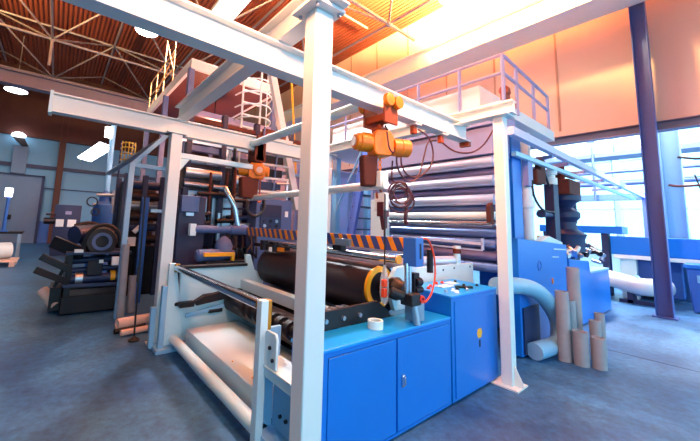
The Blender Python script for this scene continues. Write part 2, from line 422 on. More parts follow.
MB().lathe(q(-.12, 0, -.01), q(-1, 0, 0) - q(0, 0, 0), [(0, .08), (.1, .085), (.16, .07)], 22).make('brake_motor', 'orange', h2)
MB().lathe(q(.13, 0, -.01), q(1, 0, 0) - q(0, 0, 0), [(0, .08), (.06, .085), (.08, .06)], 22).make('fan_cover', 'orange', h2)
MB().prism([(2.24, 4.55, 2.3), (2.56, 4.55, 2.34), (2.54, 4.55, 1.97), (2.27, 4.55, 1.97)], (0, .14, 0)).make('chain_bag', 'brown', h2, .02)
MB().path([(2.6, 4.6, 2.32), (2.6, 4.6, 2.02)], .012, 8, 0).path([(2.6, 4.6, 2.03), (2.63, 4.6, 1.98), (2.6, 4.6, 1.92), (2.56, 4.6, 1.95)], .014, 8).make('chain', 'dorange', h2)

single(MB().cyl((2.43, 4.64, 2.86), (2.43, 1.25 + .95, 2.86), .055, 20).cyl((2.43, 4.64, 2.86), (2.43, 4.68, 2.86), .04, 16), 'cross_shaft', 'white2',
       'white round shaft linking the two hoist trolleys below the crossbeam', 'shaft')
lb = thing('lifting_bar', 'long white lifting bar hanging level between the two hoist hooks', 'lifting bar', (2.5, 2.1, 1.96))
MB().cyl((2.5, 4.75, 1.985), (2.5, 1.98, 2.01), .045, 20).make('bar', 'white', lb)
MB().box(2.44, 2.56, 2.0, 2.08, 1.98, 2.14).box(2.47, 2.53, 1.97, 2.1, 1.76, 1.93).make('hook_bracket', 'white', lb, .006)
MB().box(2.45, 2.55, 4.56, 4.62, 1.95, 2.08).make('hook_bracket', 'white', lb, .006)
MB().box(2.46, 2.55, 1.98, 2.06, 1.70, 1.84).prism([(2.47, 1.99, 1.72), (2.54, 1.99, 1.72), (2.54, 1.99, 1.60), (2.51, 1.99, 1.57)], (0, .05, 0)).make('clamp_jaw', 'cable', lb, .006)

# festoon cable, clips, coil, pendant
fc = thing('festoon_cable', 'dark red festoon cable looping below the front rail beam to the right post', 'cable', (3.4, 2.06, 2.4))
def L(y, pts): return [(x, y, z) for x, z in pts]
MB().path(L(2.0, [(2.7, 2.40), (2.69, 2.25), (2.76, 2.14), (2.9, 2.08), (3.1, 2.16), (3.3, 2.3), (3.36, 2.46), (3.28, 2.62), (3.07, 2.68)]), .009, 6).path(
    L(2.12, [(2.95, 2.54), (2.93, 2.3), (3.05, 2.18), (3.25, 2.2), (3.35, 2.4), (3.45, 2.62), (3.63, 2.68)]), .009, 6).path(
    [(3.63, 2.06, 2.66), (3.75, 1.95, 2.54), (3.85, 1.8, 2.52), (3.95, 1.7, 2.62), (3.99, 1.6, 2.80), (3.99, 1.585, 2.86)], .01, 6).make('cable', 'cable', fc)
for x in (3.07, 3.63):
    MB().box(x - .05, x + .05, 2.0, 2.12, 2.735, 2.75).box(x + .03, x + .045, 1.985, 2.0, 2.73, 2.9).make('slider', 'white', fc)
    MB().box(x - .03, x + .03, 2.035, 2.085, 2.64, 2.735).make('clip', 'dorange', fc, .004)
cc = thing('cable_coil', 'dark red hoist cable coiled and tied above the striped beam', 'cable', (2.72, 2.06, 1.8))
cl = MB()
for k, (r, ox, oz, tl) in enumerate(((.11, 0, 0, .3), (.09, .02, -.02, .5), (.115, .015, -.03, .2), (.085, -.01, .02, .6), (.1, .03, -.05, .4), (.12, .02, -.08, .35))):
    pts = []
    for i in range(25):
        a = 2 * math.pi * i / 24
        c_ = r * math.cos(a)
        pts.append((2.74 + ox + c_ * .8, 2.0 - c_ * .6 + tl * .05 * math.sin(a + k), 1.95 + oz + r * math.sin(a)))
    cl.path(pts, .0085, 6, 0)
cl.make('loops', 'cable', cc)
MB().path([(2.68, 2.06, 1.98), (2.6, 2.06, 1.85), (2.58, 2.06, 1.5)], .009, 6).path([(2.7, 2.06, 2.28), (2.68, 2.05, 2.1), (2.74, 2.04, 2.05)], .009, 6).path([(2.86, 2.0, 1.88), (2.84, 2.0, 1.7), (2.86, 2.0, 1.64)], .02, 8).make('tail', 'cable', cc)
pd = thing('pendant_control', 'pendant control wrapped in clear plastic hanging before the dark drum', 'control', (2.36, 1.88, .95))
MB().path([(2.36, 1.88, 1.9), (2.362, 1.88, 1.5), (2.36, 1.88, 1.2)], .007, 6).make('cord', 'cableb', pd)
MB().lathe((2.36, 1.88, .93), (0, 0, 1), [(0, .01), (.03, .032), (.1, .042), (.22, .036), (.29, .024), (.34, .01)], 16).make('plastic_wrap', 'plastic', pd)
MB().box(2.305, 2.345, 1.835, 1.872, 1.0, 1.075).make('button_box', 'redhose', pd, .006)
MB().box(2.305, 2.345, 1.835, 1.872, 1.085, 1.15).make('button_box', 'redhose', pd, .006)
# ------------------------------------------------------------------ winding machine
w = thing('winding_machine', 'white and black film winding machine with a dark drum inside the gantry', 'machine', (2.0, 3.2, 0))
# far side frame
MB().prism([(1.40, 4.34, .06), (2.6, 4.34, .06), (2.6, 4.34, .8), (2.44, 4.34, .9), (2.36, 4.34, 1.12), (2.28, 4.34, 1.12), (2.3, 4.34, .965), (1.36, 4.34, .985)], (0, .06, 0)).make('side_frame', 'white2', w, .006)
MB().box(1.3, 2.3, 4.3, 4.42, .965, 1.0).make('top_strip', 'blackm', w, .003)
MB().prism([(1.21, 4.32, 1.04), (1.29, 4.32, 1.04), (1.40, 4.32, .45), (1.44, 4.32, .05), (1.2, 4.32, .05)], (0, .06, 0)).make('end_plate', 'white2', w, .006)
MB().box(1.13, 1.19, 4.24, 4.32, .04, .78).box(1.06, 1.12, 4.4, 4.48, .02, .5).make('bracket', 'lblue', w, .005)
MB().box(1.1, 1.5, 4.2, 4.6, .0, .05).make('foot', 'lblue', w, .004)
MB().cyl((1.33, 4.31, .53), (1.33, 4.33, .53), .025, 12).box(1.34, 1.52, 4.2, 4.3, .505, .565).make('cylinder_mount', 'blackm', w, .004)
MB().prism([(1.53, 4.22, .56), (1.56, 4.22, .505), (2.2, 4.22, .58), (2.2, 4.22, .66), (2.0, 4.22, .68), (1.8, 4.22, .635), (1.66, 4.22, .63)], (0, .08, 0)).make('swing_arm', 'black', w, .008)
MB().bar((1.45, 4.3, .38), (2.3, 4.3, .5), .02, .05).make('guide_strip', 'lblue', w)
MB().box(1.75, 1.95, 4.28, 4.34, .37, .42).make('handle_slot', 'black', w, .015)
# rail and floor pipes
MB().cyl((1.30, 4.3, .985), (1.30, 2.2, .985), .042, 24).make('guide_rail', 'chrome', w)
MB().cyl((1.375, 4.3, .955), (1.375, 2.2, .955), .026, 16).make('guide_rail', 'rollblue', w)
MB().box(1.27, 1.33, 4.28, 4.325, .93, 1.035).make('rail_block', 'olive', w, .004)
MB().box(1.287, 1.345, 2.10, 2.165, .82, 1.03).make('rail_block', 'olive', w, .004)
MB().cyl((1.315, 4.36, .125), (1.315, 2.12, .125), .055, 24).ring((1.315, 4.3, .125), (1.315, 4.33, .125), .075, .05).make('tie_pipe', 'white2', w)
# near bracket frame
MB().box(1.225, 1.285, 2.05, 2.12, .0, 1.045).make('upright', 'white2', w, .005)
MB().prism([(1.285, 2.12, .83), (1.45, 2.12, .83), (1.45, 2.12, .60), (1.40, 2.12, .60), (1.40, 2.12, .02), (1.285, 2.12, .02)], (0, .03, 0)).make('end_plate', 'lblue', w, .004)
MB().prism([(1.265, 2.03, .85), (1.265, 1.92, .85), (1.265, 1.90, .82), (1.265, 1.90, .62), (1.265, 2.05, .60), (1.265, 2.05, .83)], (.02, 0, 0)).make('gusset', 'white2', w, .004)
MB().box(1.27, 1.42, 1.62, 2.12, .535, .60).make('shelf', 'white2', w, .006)
MB().box(1.40, 1.43, 1.62, 2.12, .06, .535).box(1.27, 1.42, 1.62, 2.12, .10, .15).make('back_plate', 'lblue', w, .004)
MB().box(1.26, 1.45, 1.72, 2.14, .60, .615).make('deck_plate', 'white2', w, .003)
for y, z in ((2.0, .5), (1.93, .5), (2.0, .26), (1.93, .26), (1.97, .75), (1.93, .68)):
    MB().cyl((1.395 if z < .55 else 1.262, y, z), (1.38 if z < .55 else 1.25, y, z), .013, 8).make('bolt', 'dark', w)
# tray / lifting table
MB().box(1.43, 2.16, 2.3, 4.18, .07, .255).make('tray', 'white2', w, .006)
MB().box(1.5, 1.51, 2.6, 2.62, .255, .262).box(1.5, 1.51, 3.0, 3.02, .255, .262).make('tray_screw', 'yellow', w)
MB().box(1.50, 3.0, 2.3, 4.2, .03, .07).make('base_frame', 'blackm', w)
MB().box(2.22, 2.34, 2.25, 4.38, .64, .77).make('cross_bar', 'white2', w, .006)
MB().box(2.36, 3.0, 2.2, 4.34, .2, .66).make('lower_body', 'dark', w)
MB().cyl((2.1, 4.3, .5), (2.1, 2.25, .5), .14, 28).make('lower_roller', 'black', w)
rr_ = MB().cyl((1.62, 3.2, .74), (1.62, 2.15, .74), .05, 20)
for k in range(7): rr_.ring((1.62, 2.2 + k * .13, .74), (1.62, 2.26 + k * .13, .74), .075, .05, 22)
rr_.make('ribbed_shaft', 'blackm', w)
# drum
MB().lathe((2.71, 2.2, .955), (0, 1, 0), [(0, .22), (.01, .265), (2.08, .265), (2.09, .22)], 48).make('drum', 'drum', w)
MB().ring((2.66, 2.17, 1.0), (2.66, 2.2, 1.0), .205, .15, 48).make('drum_rim', 'yellow', w)
MB().cyl((2.66, 2.185, 1.0), (2.66, 2.2, 1.0), .151, 40).cyl((2.69, 1.98, 1.015), (2.69, 2.2, 1.015), .07, 24).make('drum_hub', 'dark', w)
MB().cyl((2.62, 4.3, 1.30), (2.62, 1.93, 1.30), .038, 22).make('press_roller', 'chrome', w)
MB().cyl((2.62, 1.93, 1.30), (2.62, 1.915, 1.30), .042, 22).make('roller_cap', 'yellow', w)
MB().cyl((2.95, 4.3, 1.36), (2.95, 2.0, 1.36), .04, 22).make('idler_roller', 'roller', w)
MB().cyl((2.98, 4.3, 1.22), (2.98, 2.0, 1.22), .06, 22).make('idler_roller', 'roller', w)
# near side frame at drum end
MB().prism([(2.75, 2.06, .785), (3.1, 2.06, .785), (3.1, 2.06, 1.16), (2.98, 2.06, 1.22), (2.78, 2.06, 1.2), (2.7, 2.06, 1.1), (2.68, 2.06, .95)], (0, .05, 0)).make('bearing_plate', 'white2', w, .006)
MB().lathe((2.69, 2.05, 1.015), (0, -1, 0), [(0, .10), (.06, .11), (.1, .085), (.16, .075)], 26).make('bearing_housing', 'black', w)
bpl = MB().prism([(1.46, 1.95, .787), (2.55, 1.95, .787), (2.5, 1.95, .85), (2.36, 1.95, .945), (1.46, 1.95, .925)], (0, .03, 0)).make('side_plate', 'black', w, .004)
for x in (1.55, 1.74, 1.93, 2.12): MB().cyl((x, 1.93, .86), (x, 1.955, .86), .018, 10).make('bolt', 'steel', w)
sl = MB()
for k in range(5): sl.box(1.97 + k * .08, 2.02 + k * .08, 2.0, 2.35, .82, .835)
sl.box(1.93, 2.36, 2.0, 2.03, .78, .82).box(1.93, 2.36, 2.31, 2.35, .78, .82).make('slat_table', 'steel', w)
# striped beam
MB().box(2.53, 2.57, 1.74, 4.85, 1.385, 1.51).make('striped_beam', 'stripe', w, .003)
MB().box(2.46, 2.575, 1.63, 1.76, 1.275, 1.52).make('beam_end_box', 'mblue', w, .006)
MB().box(2.515, 2.535, 1.626, 1.632, 1.34, 1.47).make('slot', 'black', w)
MB().box(2.5, 2.53, 2.45, 2.68, 1.385, 1.46).make('sensor', 'steel', w, .004)
MB().box(2.5, 2.58, 2.58, 2.72, 1.325, 1.385).make('sensor_bracket', 'blackm', w, .004)
MB().cyl((2.44, 1.71, 1.30), (2.44, 1.71, .98), .018, 14).cyl((2.49, 1.71, 1.30), (2.49, 1.71, .96), .014, 14).make('guide_rod', 'chrome', w)
MB().box(2.42, 2.55, 1.64, 1.76, .95, 1.05).cyl((2.42, 1.72, 1.02), (2.34, 1.8, 1.06), .04, 14).make('knife_clamp', 'black', w, .01)
MB().cyl((2.52, 1.66, .79), (2.5, 1.68, .96), .03, 12).box(2.54, 2.66, 1.68, 1.8, .80, .95).make('clamp_base', 'steel', w, .005)
MB().ring((2.56, 1.63, 1.0), (2.56, 1.65, 1.0), .032, .018, 18).make('gauge_ring', 'red', w)
MB().path([(2.6, 1.7, 1.50), (2.72, 1.68, 1.5), (2.80, 1.67, 1.36), (2.80, 1.66, 1.18), (2.72, 1.65, 1.03), (2.6, 1.64, .97)], .008, 8).make('air_hose', 'redhose', w)
MB().cyl((2.80, 1.71, 1.2), (2.80, 1.71, 1.41), .028, 14).make('air_cylinder', 'blackm', w)
vb = MB().cyl((2.62, 1.75, 1.12), (2.7, 1.75, 1.12), .04, 12).cyl((2.62, 1.75, 1.05), (2.72, 1.75, 1.05), .03, 12).box(2.6, 2.68, 1.74, 1.82, .98, 1.2)
vb.make('valve_block', 'dark', w, .004)

# ------------------------------------------------------------------ front cabinet and console
cb = thing('electrical_cabinet', 'low blue cabinet with two closed doors at the front of the winding machine', 'cabinet', (2.1, 1.8, 0))
MB().box(1.43, 3.05, 1.672, 1.95, .02, .765).make('body', 'blue', cb, .006)
MB().box(1.42, 3.055, 1.655, 1.955, .765, .787).make('top', 'bluelit', cb, .006)
MB().box(1.43, 3.05, 1.66, 1.675, .735, .765).box(1.43, 3.05, 1.66, 1.675, .02, .04).box(1.43, 1.515, 1.66, 1.675, .04, .735).box(3.02, 3.05, 1.66, 1.675, .04, .735).make('door_surround', 'blue', cb)
MB().box(1.47, 3.0, 1.68, 1.94, 0, .02).make('plinth', 'black', cb)
for x0, x1 in ((1.522, 2.23), (2.252, 3.012)):
    d = MB().box(x0, x1, 1.655, 1.672, .046, .728).make('door', 'blue', cb, .004)
    if x0 > 2: MB().box(2.295, 2.325, 1.64, 1.655, .36, .45).box(2.30, 2.318, 1.625, 1.642, .38, .44).make('handle', 'chrome', d, .003)
cs = thing('operator_console', 'blue console with buttons on its top next to the right gantry post', 'console', (3.55, 1.9, 0))
MB().prism([(3.07, 1.655, .02), (3.07, 2.16, .02), (3.07, 2.16, .975), (3.07, 1.655, .955)], (.97, 0, 0)).make('body', 'blue', cs, .006)
MB().prism([(3.065, 1.65, .955), (3.065, 2.17, .975), (3.065, 2.17, .99), (3.065, 1.65, .97)], (.985, 0, 0)).make('panel_top', 'bluelit', cs, .004)
MB().box(3.12, 3.98, 1.68, 2.1, 0, .02).make('plinth', 'black', cs)
dd = MB().box(3.115, 3.99, 1.645, 1.656, .05, .92).make('door', 'blue', cs, .004)
MB().prism([(3.56, 1.643, .51), (3.63, 1.643, .51), (3.65, 1.643, .555), (3.63, 1.643, .60), (3.56, 1.643, .60), (3.54, 1.643, .555)], (0, .003, 0)).make('warning_sticker', 'yellow', dd)
MB().box(3.58, 3.61, 1.643, 1.646, .42, .49).make('lock', 'dark', dd)
def zt(y): return .97 + (y - 1.65) / .52 * .02
k = 0
for x, y, m in ((3.16, 1.95, 'red'), (3.28, 2.0, 'red'), (3.2, 1.78, 'steel'), (3.34, 1.78, 'paper'), (3.46, 1.80, 'black'), (3.6, 1.78, 'black'), (3.72, 1.86, 'black'), (3.9, 1.8, 'black'), (3.5, 2.06, 'red'), (3.62, 2.06, 'redhose'), (3.36, 1.93, 'steel'), (3.3, 1.72, 'paper'), (3.52, 1.72, 'steel'), (3.84, 2.02, 'blackm')):
    MB().lathe((x, y, zt(y) - .002), (0, 0, 1), [(0, .022), (.006, .022), (.007, .015), (.022, .015), (.026, .011)], 14).make('push_button', m, cs)
MB().box(3.36, 3.58, 1.9, 2.0, .98, .988).box(3.66, 3.8, 1.95, 2.06, .982, .992).make('display', 'beige', cs)
MB().prism([(3.5, 1.84, .978), (3.68, 1.74, .974), (3.72, 1.77, .975), (3.54, 1.87, .979)], (0, 0, .02)).make('name_strip', 'blackm', cs)
gp = thing('guard_plate', 'flat white guard plate standing behind the blue console', 'guard', (4.0, 2.25, .94))
MB().box(3.3, 4.78, 2.25, 2.275, .78, 1.147).make('plate', 'white', gp, .004)
for x, z in ((3.8, 1.06), (4.25, 1.1), (4.68, 1.1), (3.98, 1.09)): MB().cyl((x, 2.243, z), (x, 2.25, z), .012, 8).make('bolt', 'dark', gp)
MB().cyl((3.75, 2.42, 1.19), (4.3, 2.3, 1.19), .06, 20).make('film_core', 'roller', gp)
bc_ = thing('signal_beacon', 'small stack beacon with brown lens on the white guard plate', 'beacon', (4.43, 2.3, 1.147))
MB().box(4.38, 4.48, 2.276, 2.34, .98, 1.20).cyl((4.43, 2.3, 1.19), (4.43, 2.3, 1.28), .045, 16).make('base', 'white2', bc_)
MB().cyl((4.43, 2.3, 1.28), (4.43, 2.3, 1.345), .052, 18).make('lens', 'brown', bc_)
MB().cyl((4.43, 2.3, 1.345), (4.43, 2.3, 1.385), .05, 18).make('cap', 'white', bc_)
single(MB().ring((2.15, 1.8, .788), (2.15, 1.8, .85), .062, .045, 32), 'tape_roll', 'beige', 'roll of pale tape lying on the low blue cabinet top', 'tape')

# ------------------------------------------------------------------ film haul-off with rollers
ho = thing('roller_stand', 'tall blue framed roller stand with many film rollers behind right post', 'machine', (5.2, 3.0, 0))
for x, z, r, m in ((5.0, 2.62, .085, 'roller'), (5.12, 2.47, .07, 'mauve'), (5.0, 2.34, .08, 'roller'), (5.12, 2.2, .065, 'mauve'), (5.0, 2.06, .08, 'roller'), (5.12, 1.93, .07, 'rollblue'),
                   (5.0, 1.82, .062, 'white'), (4.9, 1.70, .038, 'chrome'), (5.05, 1.57, .07, 'rollblue'), (5.0, 1.42, .07, 'rollblue'), (5.05, 1.25, .07, 'mauve'), (5.05, 1.08, .07, 'rollblue')):
    MB().cyl((x, 2.02, z), (x, 4.12, z), r, 26).cyl((x, 1.98, z), (x, 4.16, z), r * .45, 14).make('roller', m, ho)
MB().box(4.85, 5.4, 4.15, 4.21, 0, 2.95).make('side_frame', 'lav', ho, .006)
MB().box(4.65, 4.75, 3.68, 4.03, 0, 2.1).make('bearing_plate', 'white', ho, .006)
MB().box(5.55, 5.9, 1.98, 2.1, 0, 3.2).make('side_frame', 'blue', ho, .006)
MB().box(5.05, 5.3, 1.93, 1.98, 0, 3.05).make('side_frame', 'mblue', ho, .006)
MB().box(5.3, 5.36, 2.1, 4.2, 1.0, 2.95).make('back_panel', 'lav', ho)
MB().box(4.9, 5.5, 1.99, 4.2, 2.72, 3.12).make('top_box', 'lav', ho, .006)
MB().box(4.85, 5.5, 1.9, 4.2, 3.14, 3.3).make('top_beam', 'lav', ho, .006)
MB().prism([(4.78, 2.0, 1.95), (4.86, 2.0, 2.0), (4.9, 2.0, 1.9), (4.88, 2.0, 1.7), (4.8, 2.0, 1.72)], (0, .06, 0)).make('clamp', 'brown', ho)
MB().bar((4.75, 2.1, 1.42), (4.75, 3.6, 1.46), .03, .04).bar((4.75, 2.1, 1.34), (4.75, 2.1, 1.5), .03, .03).bar((4.75, 2.1, 1.33), (4.75, 3.6, 1.37), .02, .02).make('towel_bar', 'roller', ho)
fr_ = thing('walkway_platform', 'pale walkway platform with railing on top of the roller stand', 'platform', (6.1, 3.5, 3.3))
MB().box(4.98, 7.3, 1.88, 6.3, 3.32, 3.5).make('deck', 'white', fr_, .006)
MB().box(5.25, 6.9, 2.3, 5.8, 3.5, 3.95).make('drive_housing', 'white', fr_, .01)
rl = MB()
for z in (4.2, 3.92): rl.cyl((5.0, 6.2, z), (5.0, 1.86, z), .024, 10).cyl((5.0, 1.86, z), (7.25, 1.95, z), .024, 10)
rl.make('hand_rail', 'lav', fr_)
for x, y in ((5.0, 1.86), (5.0, 2.5), (5.0, 3.25), (5.0, 4.1), (5.0, 5.1), (5.0, 6.2), (5.55, 1.88), (6.4, 1.92), (7.25, 1.95)):
    MB().cyl((x, y, 3.4), (x, y, 4.2), .026, 10).make('rail_post', 'lav', fr_)
MB().lathe((5.22, 1.95, 3.75), (1, 0, 0), [(0, .03), (.02, .07), (.1, .07), (.12, .04), (.2, .04)], 16).box(5.2, 5.4, 1.92, 1.98, 3.5, 3.7).make('drive_motor', 'dorange', fr_)
for y in (4.6, 6.1): MB().box(6.9, 7.05, y, y + .15, 0, 3.32).make('leg', 'lblue', fr_, .006)
for x in (5.6,): MB().box(x, x + .15, 6.0, 6.15, 0, 3.32).make('leg', 'lblue', fr_, .006)
MB().box(6.3, 6.42, 2.0, 2.12, 0, 3.32).make('leg', 'white', fr_, .006)

# conveyor bridge at right
cvb = thing('overhead_bridge', 'lavender overhead bridge beam running from roller stand towards the windows', 'bridge', (9, 1.75, 2.9))
MB().bar((4.9, 1.76, 3.0), (16.2, 1.76, 3.0), .09, .12).make('beam', 'pale', cvb, .005)
MB().bar((5.4, 1.9, 2.78), (15.5, 1.9, 2.86), .07, .07).make('lower_beam', 'white2', cvb, .005)
MB().bar((16.2, 4.4, 3.0), (16.2, 1.6, 3.0), .2, .22).make('end_beam', 'stairblue', cvb, .005)
for y in (4.3, 1.7): MB().box(16.1, 16.3, y - .1, y + .1, 0, 2.9).make('leg', 'slate', cvb, .005)
for x in (6.7, 7.6, 8.8, 10.4, 12.4): MB().bar((x, 1.76, 2.92), (x + .15, 2.4, 2.92), .06, .06).make('cross_bar', 'lav', cvb)

# ------------------------------------------------------------------ blue machine cabinets right of the post
c1 = thing('machine_cabinet', 'tall blue machine cabinet behind the cardboard tubes', 'cabinet', (5.9, 2.2, 0))
MB().box(5.95, 6.98, 1.89, 2.7, .02, 1.42).make('rear_housing', 'blue', c1, .008)
MB().prism([(4.9, 1.72, .02), (6.98, 1.72, .02), (6.98, 1.72, 1.42), (4.9, 1.72, 1.52)], (0, .17, 0)).make('body', 'blue', c1, .008)
MB().prism([(5.95, 1.76, 1.475), (6.3, 1.76, 1.56), (6.95, 1.76, 1.46), (6.95, 1.76, 1.42)], (0, .13, 0)).make('cowl', 'white', c1, .01)
MB().box(4.95, 5.5, 1.70, 1.725, .05, .62).make('opening', 'navy', c1)
MB().ring((5.65, 1.712, 1.13), (5.65, 1.722, 1.13), .075, .06, 24).make('round_emblem', 'mblue', c1)
MB().box(6.15, 6.2, 1.708, 1.722, .84, .92).make('lock', 'orange', c1)
MB().bar((6.3, 1.71, 1.36), (6.9, 1.71, 1.34), .01, .02).bar((6.2, 1.71, 1.24), (6.5, 1.71, 1.23), .01, .015).make('edge_strip', 'white', c1)
MB().cyl((6.1, 1.98, 1.4), (6.1, 1.98, 2.33), .075, 16).cyl((6.1, 1.98, 2.0), (6.1, 1.98, 2.12), .1, 16).make('white_column', 'white', c1)
c2 = thing('machine_cabinet', 'lower blue machine cabinet right of the tall blue cabinet', 'cabinet', (8.4, 2.2, 0))
MB().prism([(7.02, 1.7, .02), (9.85, 1.7, .02), (9.85, 1.7, .86), (8.3, 1.7, .86), (8.25, 1.7, 1.1), (7.02, 1.7, 1.18)], (0, 1.0, 0)).make('body', 'blue', c2, .008)
MB().box(8.3, 9.85, 1.69, 2.7, .86, .90).make('top_edge', 'lblue', c2, .004)
for i in range(16):
    x = 7.15 + random.random() * 1.1; z = 1.16 + random.random() * .12
    MB().cyl((x, 1.75 + random.random() * .4, z), (x + .2 * random.random(), 1.8 + random.random() * .5, z + .1), .03 + .03 * random.random(), 8).make('pipe_fitting', random.choice(('steel', 'navy', 'white', 'mblue')), c2)
for i in range(14):
    x = 8.4 + random.random() * 2.4; z = .95 + random.random() * .45
    MB().cyl((x, 1.8 + random.random() * .5, z), (x + .3 * random.random(), 1.9 + random.random() * .6, z + .12 * random.random()), .03 + .04 * random.random(), 8).make('pipe_fitting', random.choice(('steel', 'navy', 'dark', 'mblue')), c2)
MB().box(7.7, 9.6, 2.3, 2.36, 1.34, 1.55).make('striped_guard', 'stripe2', c2)
MB().box(7.8, 9.9, 2.36, 2.8, .9, 1.3).make('gear_unit', 'navy', c2, .01)

vs = thing('valve_stack', 'dark motor and valve stack standing on the lower blue cabinet before the windows', 'valve', (8.55, 2.1, .9))
MB().lathe((8.55, 2.1, 1.25), (0, 0, 1), [(0, .3), (.25, .3), (.35, .34), (.45, .2), (.6, .17), (.7, .25), (.8, .25), (.9, .14), (1.0, .2), (1.05, .28), (1.15, .28)], 20).make('body', 'navy', vs)
MB().box(8.15, 8.95, 1.9, 2.3, 2.4, 2.72).cyl((8.1, 2.1, 2.9), (9.0, 2.0, 2.86), .07, 12).cyl((8.3, 2.1, 2.7), (8.3, 2.1, 3.05), .1, 12).make('gear_head', 'brown', vs, .02)
MB().path([(8.9, 2.1, 2.4), (9.15, 2.1, 2.3), (9.2, 2.1, 2.0), (9.15, 2.1, 1.85)], .06, 8).make('elbow', 'navy', vs)
MB().cyl((8.55, 2.1, .9), (8.55, 2.1, 1.3), .2, 14).make('pedestal', 'navy', vs)
dp = thing('indicator_post', 'dark purple square post topped by white cap beside valve stack', 'post', (7.3, 1.95, 0))
MB().box(7.15, 7.42, 1.9, 2.05, 1.18, 2.5).make('post', 'dpurple', dp, .01)
MB().lathe((7.28, 1.97, 2.5), (0, 0, 1), [(0, .1), (.12, .1), (.13, .07), (.18, .07), (.19, .1), (.28, .1), (.3, .06)], 18).make('cap', 'white', dp)
MB().cyl((6.6, 1.95, 1.93), (7.2, 1.95, 1.93), .07, 12, .03).make('side_arm', 'navy', dp)
jb = thing('junction_box', 'dark red motor box hung under the lavender overhead bridge', 'box', (6.6, 1.95, 2.4))
MB().box(6.35, 6.62, 1.9, 2.0, 2.42, 2.68).box(6.62, 6.85, 1.92, 2.02, 2.46, 2.9).make('box', 'brown', jb, .02)
MB().path([(6.1, 1.9, 2.45), (6.15, 1.9, 2.2), (6.5, 1.9, 2.0), (7.0, 1.9, 1.98), (7.2, 1.9, 2.0)], .018, 8).path([(6.85, 1.95, 2.7), (7.1, 1.95, 2.45)], .02, 8).make('cable', 'cableb', jb)
MB().box(5.95, 6.15, 1.9, 1.98, 2.35, 2.85).make('mount', 'lav', jb)

# hose
hz = thing('suction_hose', 'thick pale blue hose arching from the right post down to the floor', 'hose', (5.6, 1.6, 0))
pts = [(4.3, 1.76, .95), (4.75, 1.66, .93), (5.1, 1.59, .84), (5.45, 1.55, .62), (5.62, 1.52, .38), (5.55, 1.52, .16), (5.3, 1.56, .12)]
MB().path(pts, .1, 18, 8).make('tube', 'hose', hz)
MB().cyl((5.30, 1.56, .12), (5.0, 1.62, .11), .105, 18).make('cuff', 'lblue', hz)

# cardboard tubes on the right
def tube(x, y, hgt, r, m, label, lean=(0, 0)):
    t = MB().ring((x, y, 0), (x + lean[0], y + lean[1], hgt), r, r * .8, 24)
    single(t, 'cardboard_tube', m, label, 'tube', 'cardboard tubes by the tall blue cabinet')
tube(5.36, 1.40, .86, .072, 'cardboard', 'cardboard tube with pale tape mark, leftmost beside the hose')
tube(5.82, 1.38, 1.14, .075, 'cardboard', 'tallest grey cardboard tube standing against the tall blue cabinet')
tube(5.62, 1.40, .72, .075, 'brownc' if 'brownc' in M else 'cardboard', 'brownish cardboard tube squeezed between the leftmost and the tallest tube')
tube(5.36, 1.235, .40, .078, 'cardboard', 'short wide cardboard tube in the front row, left of the two')
tube(5.43, 1.08, .36, .07, 'cardboard', 'short cardboard tube in the front row, right of the two')
tube(5.72, 1.16, .5, .06, 'cardboard', 'short cardboard tube right behind the front row pair')
tube(5.98, 1.16, .56, .055, 'cardboard', 'narrow short cardboard tube at the rear right of the tubes')

# ------------------------------------------------------------------ far right aisle
fm = thing('far_machine', 'long blue machine housing under the windows behind slate column', 'machine', (13, 1, 0))
MB().box(12.0, 15.6, .2, 2.0, 1.12, 1.6).make('hood', 'blue', fm, .02)
MB().box(12.0, 15.6, .25, 1.95, 1.02, 1.12).make('ledge', 'white', fm, .01)
MB().box(12.1, 12.35, 1.55, 1.85, 0, 1.02).make('leg', 'white2', fm, .01)
MB().box(12.4, 15.4, .8, 1.9, .1, 1.0).make('base', 'mblue', fm, .02)
MB().box(12.05, 12.3, .1, .5, 0, 1.02).make('leg', 'white2', fm, .01)
bn = thing('waste_bin', 'dark blue bin with pale label at the right edge of the photo', 'bin', (11.8, .35, 0))
MB().prism([(11.25, .02, .02), (11.25, .62, .02), (11.2, .66, .95), (11.2, -.02, .95)], (.7, 0, 0)).make('body', 'mblue', bn, .02)
MB().box(11.16, 11.95, -.06, .7, .95, 1.05).make('lid', 'blue', bn, .02)
MB().box(11.19, 11.21, .1, .52, .66, .82).make('label', 'lblue', bn)
fp = thing('fat_pipe', 'thick white pipe lying on short stands behind the lower blue cabinet', 'pipe', (11.6, 1.5, 0))
MB().path([(12.0, 2.6, .55), (11.6, 1.95, .5), (11.3, 1.4, .42), (11.6, 1.0, .45)], .2, 18).make('pipe', 'white', fp)
MB().lathe((11.34, 1.5, .43), (.15, -.3, 0), [(0, .24), (.06, .24)], 20).make('flange', 'lblue', fp)
MB().box(11.3, 11.8, 1.55, 1.65, 0, .28).box(11.3, 11.4, 1.2, 1.8, .0, .08).make('stand', 'navy', fp)
ft = thing('conveyor_table', 'blue conveyor table far off beneath the bright windows', 'table', (12.5, 2.6, 0))
MB().box(12.0, 12.8, 1.75, 3.6, 1.66, 1.86).make('top', 'blue', ft, .01)
for y in (2.06, 3.4): MB().box(12.1, 12.4, y, y + .14, 0, 1.66).make('leg', 'navy', ft)
ac = thing('air_conditioner', 'white air conditioning unit with round fan on high shelf by windows', 'air conditioner', (16, 2.05, 4.6))
MB().box(16, 16.5, 1.75, 2.35, 4.66, 5.4).make('casing', 'white2', ac, .02)
MB().ring((15.97, 2.0, 4.98), (16, 2.0, 4.98), .23, .1, 24).cyl((15.98, 2.0, 4.98), (16, 2.0, 4.98), .1, 16).make('fan', 'mauve', ac)
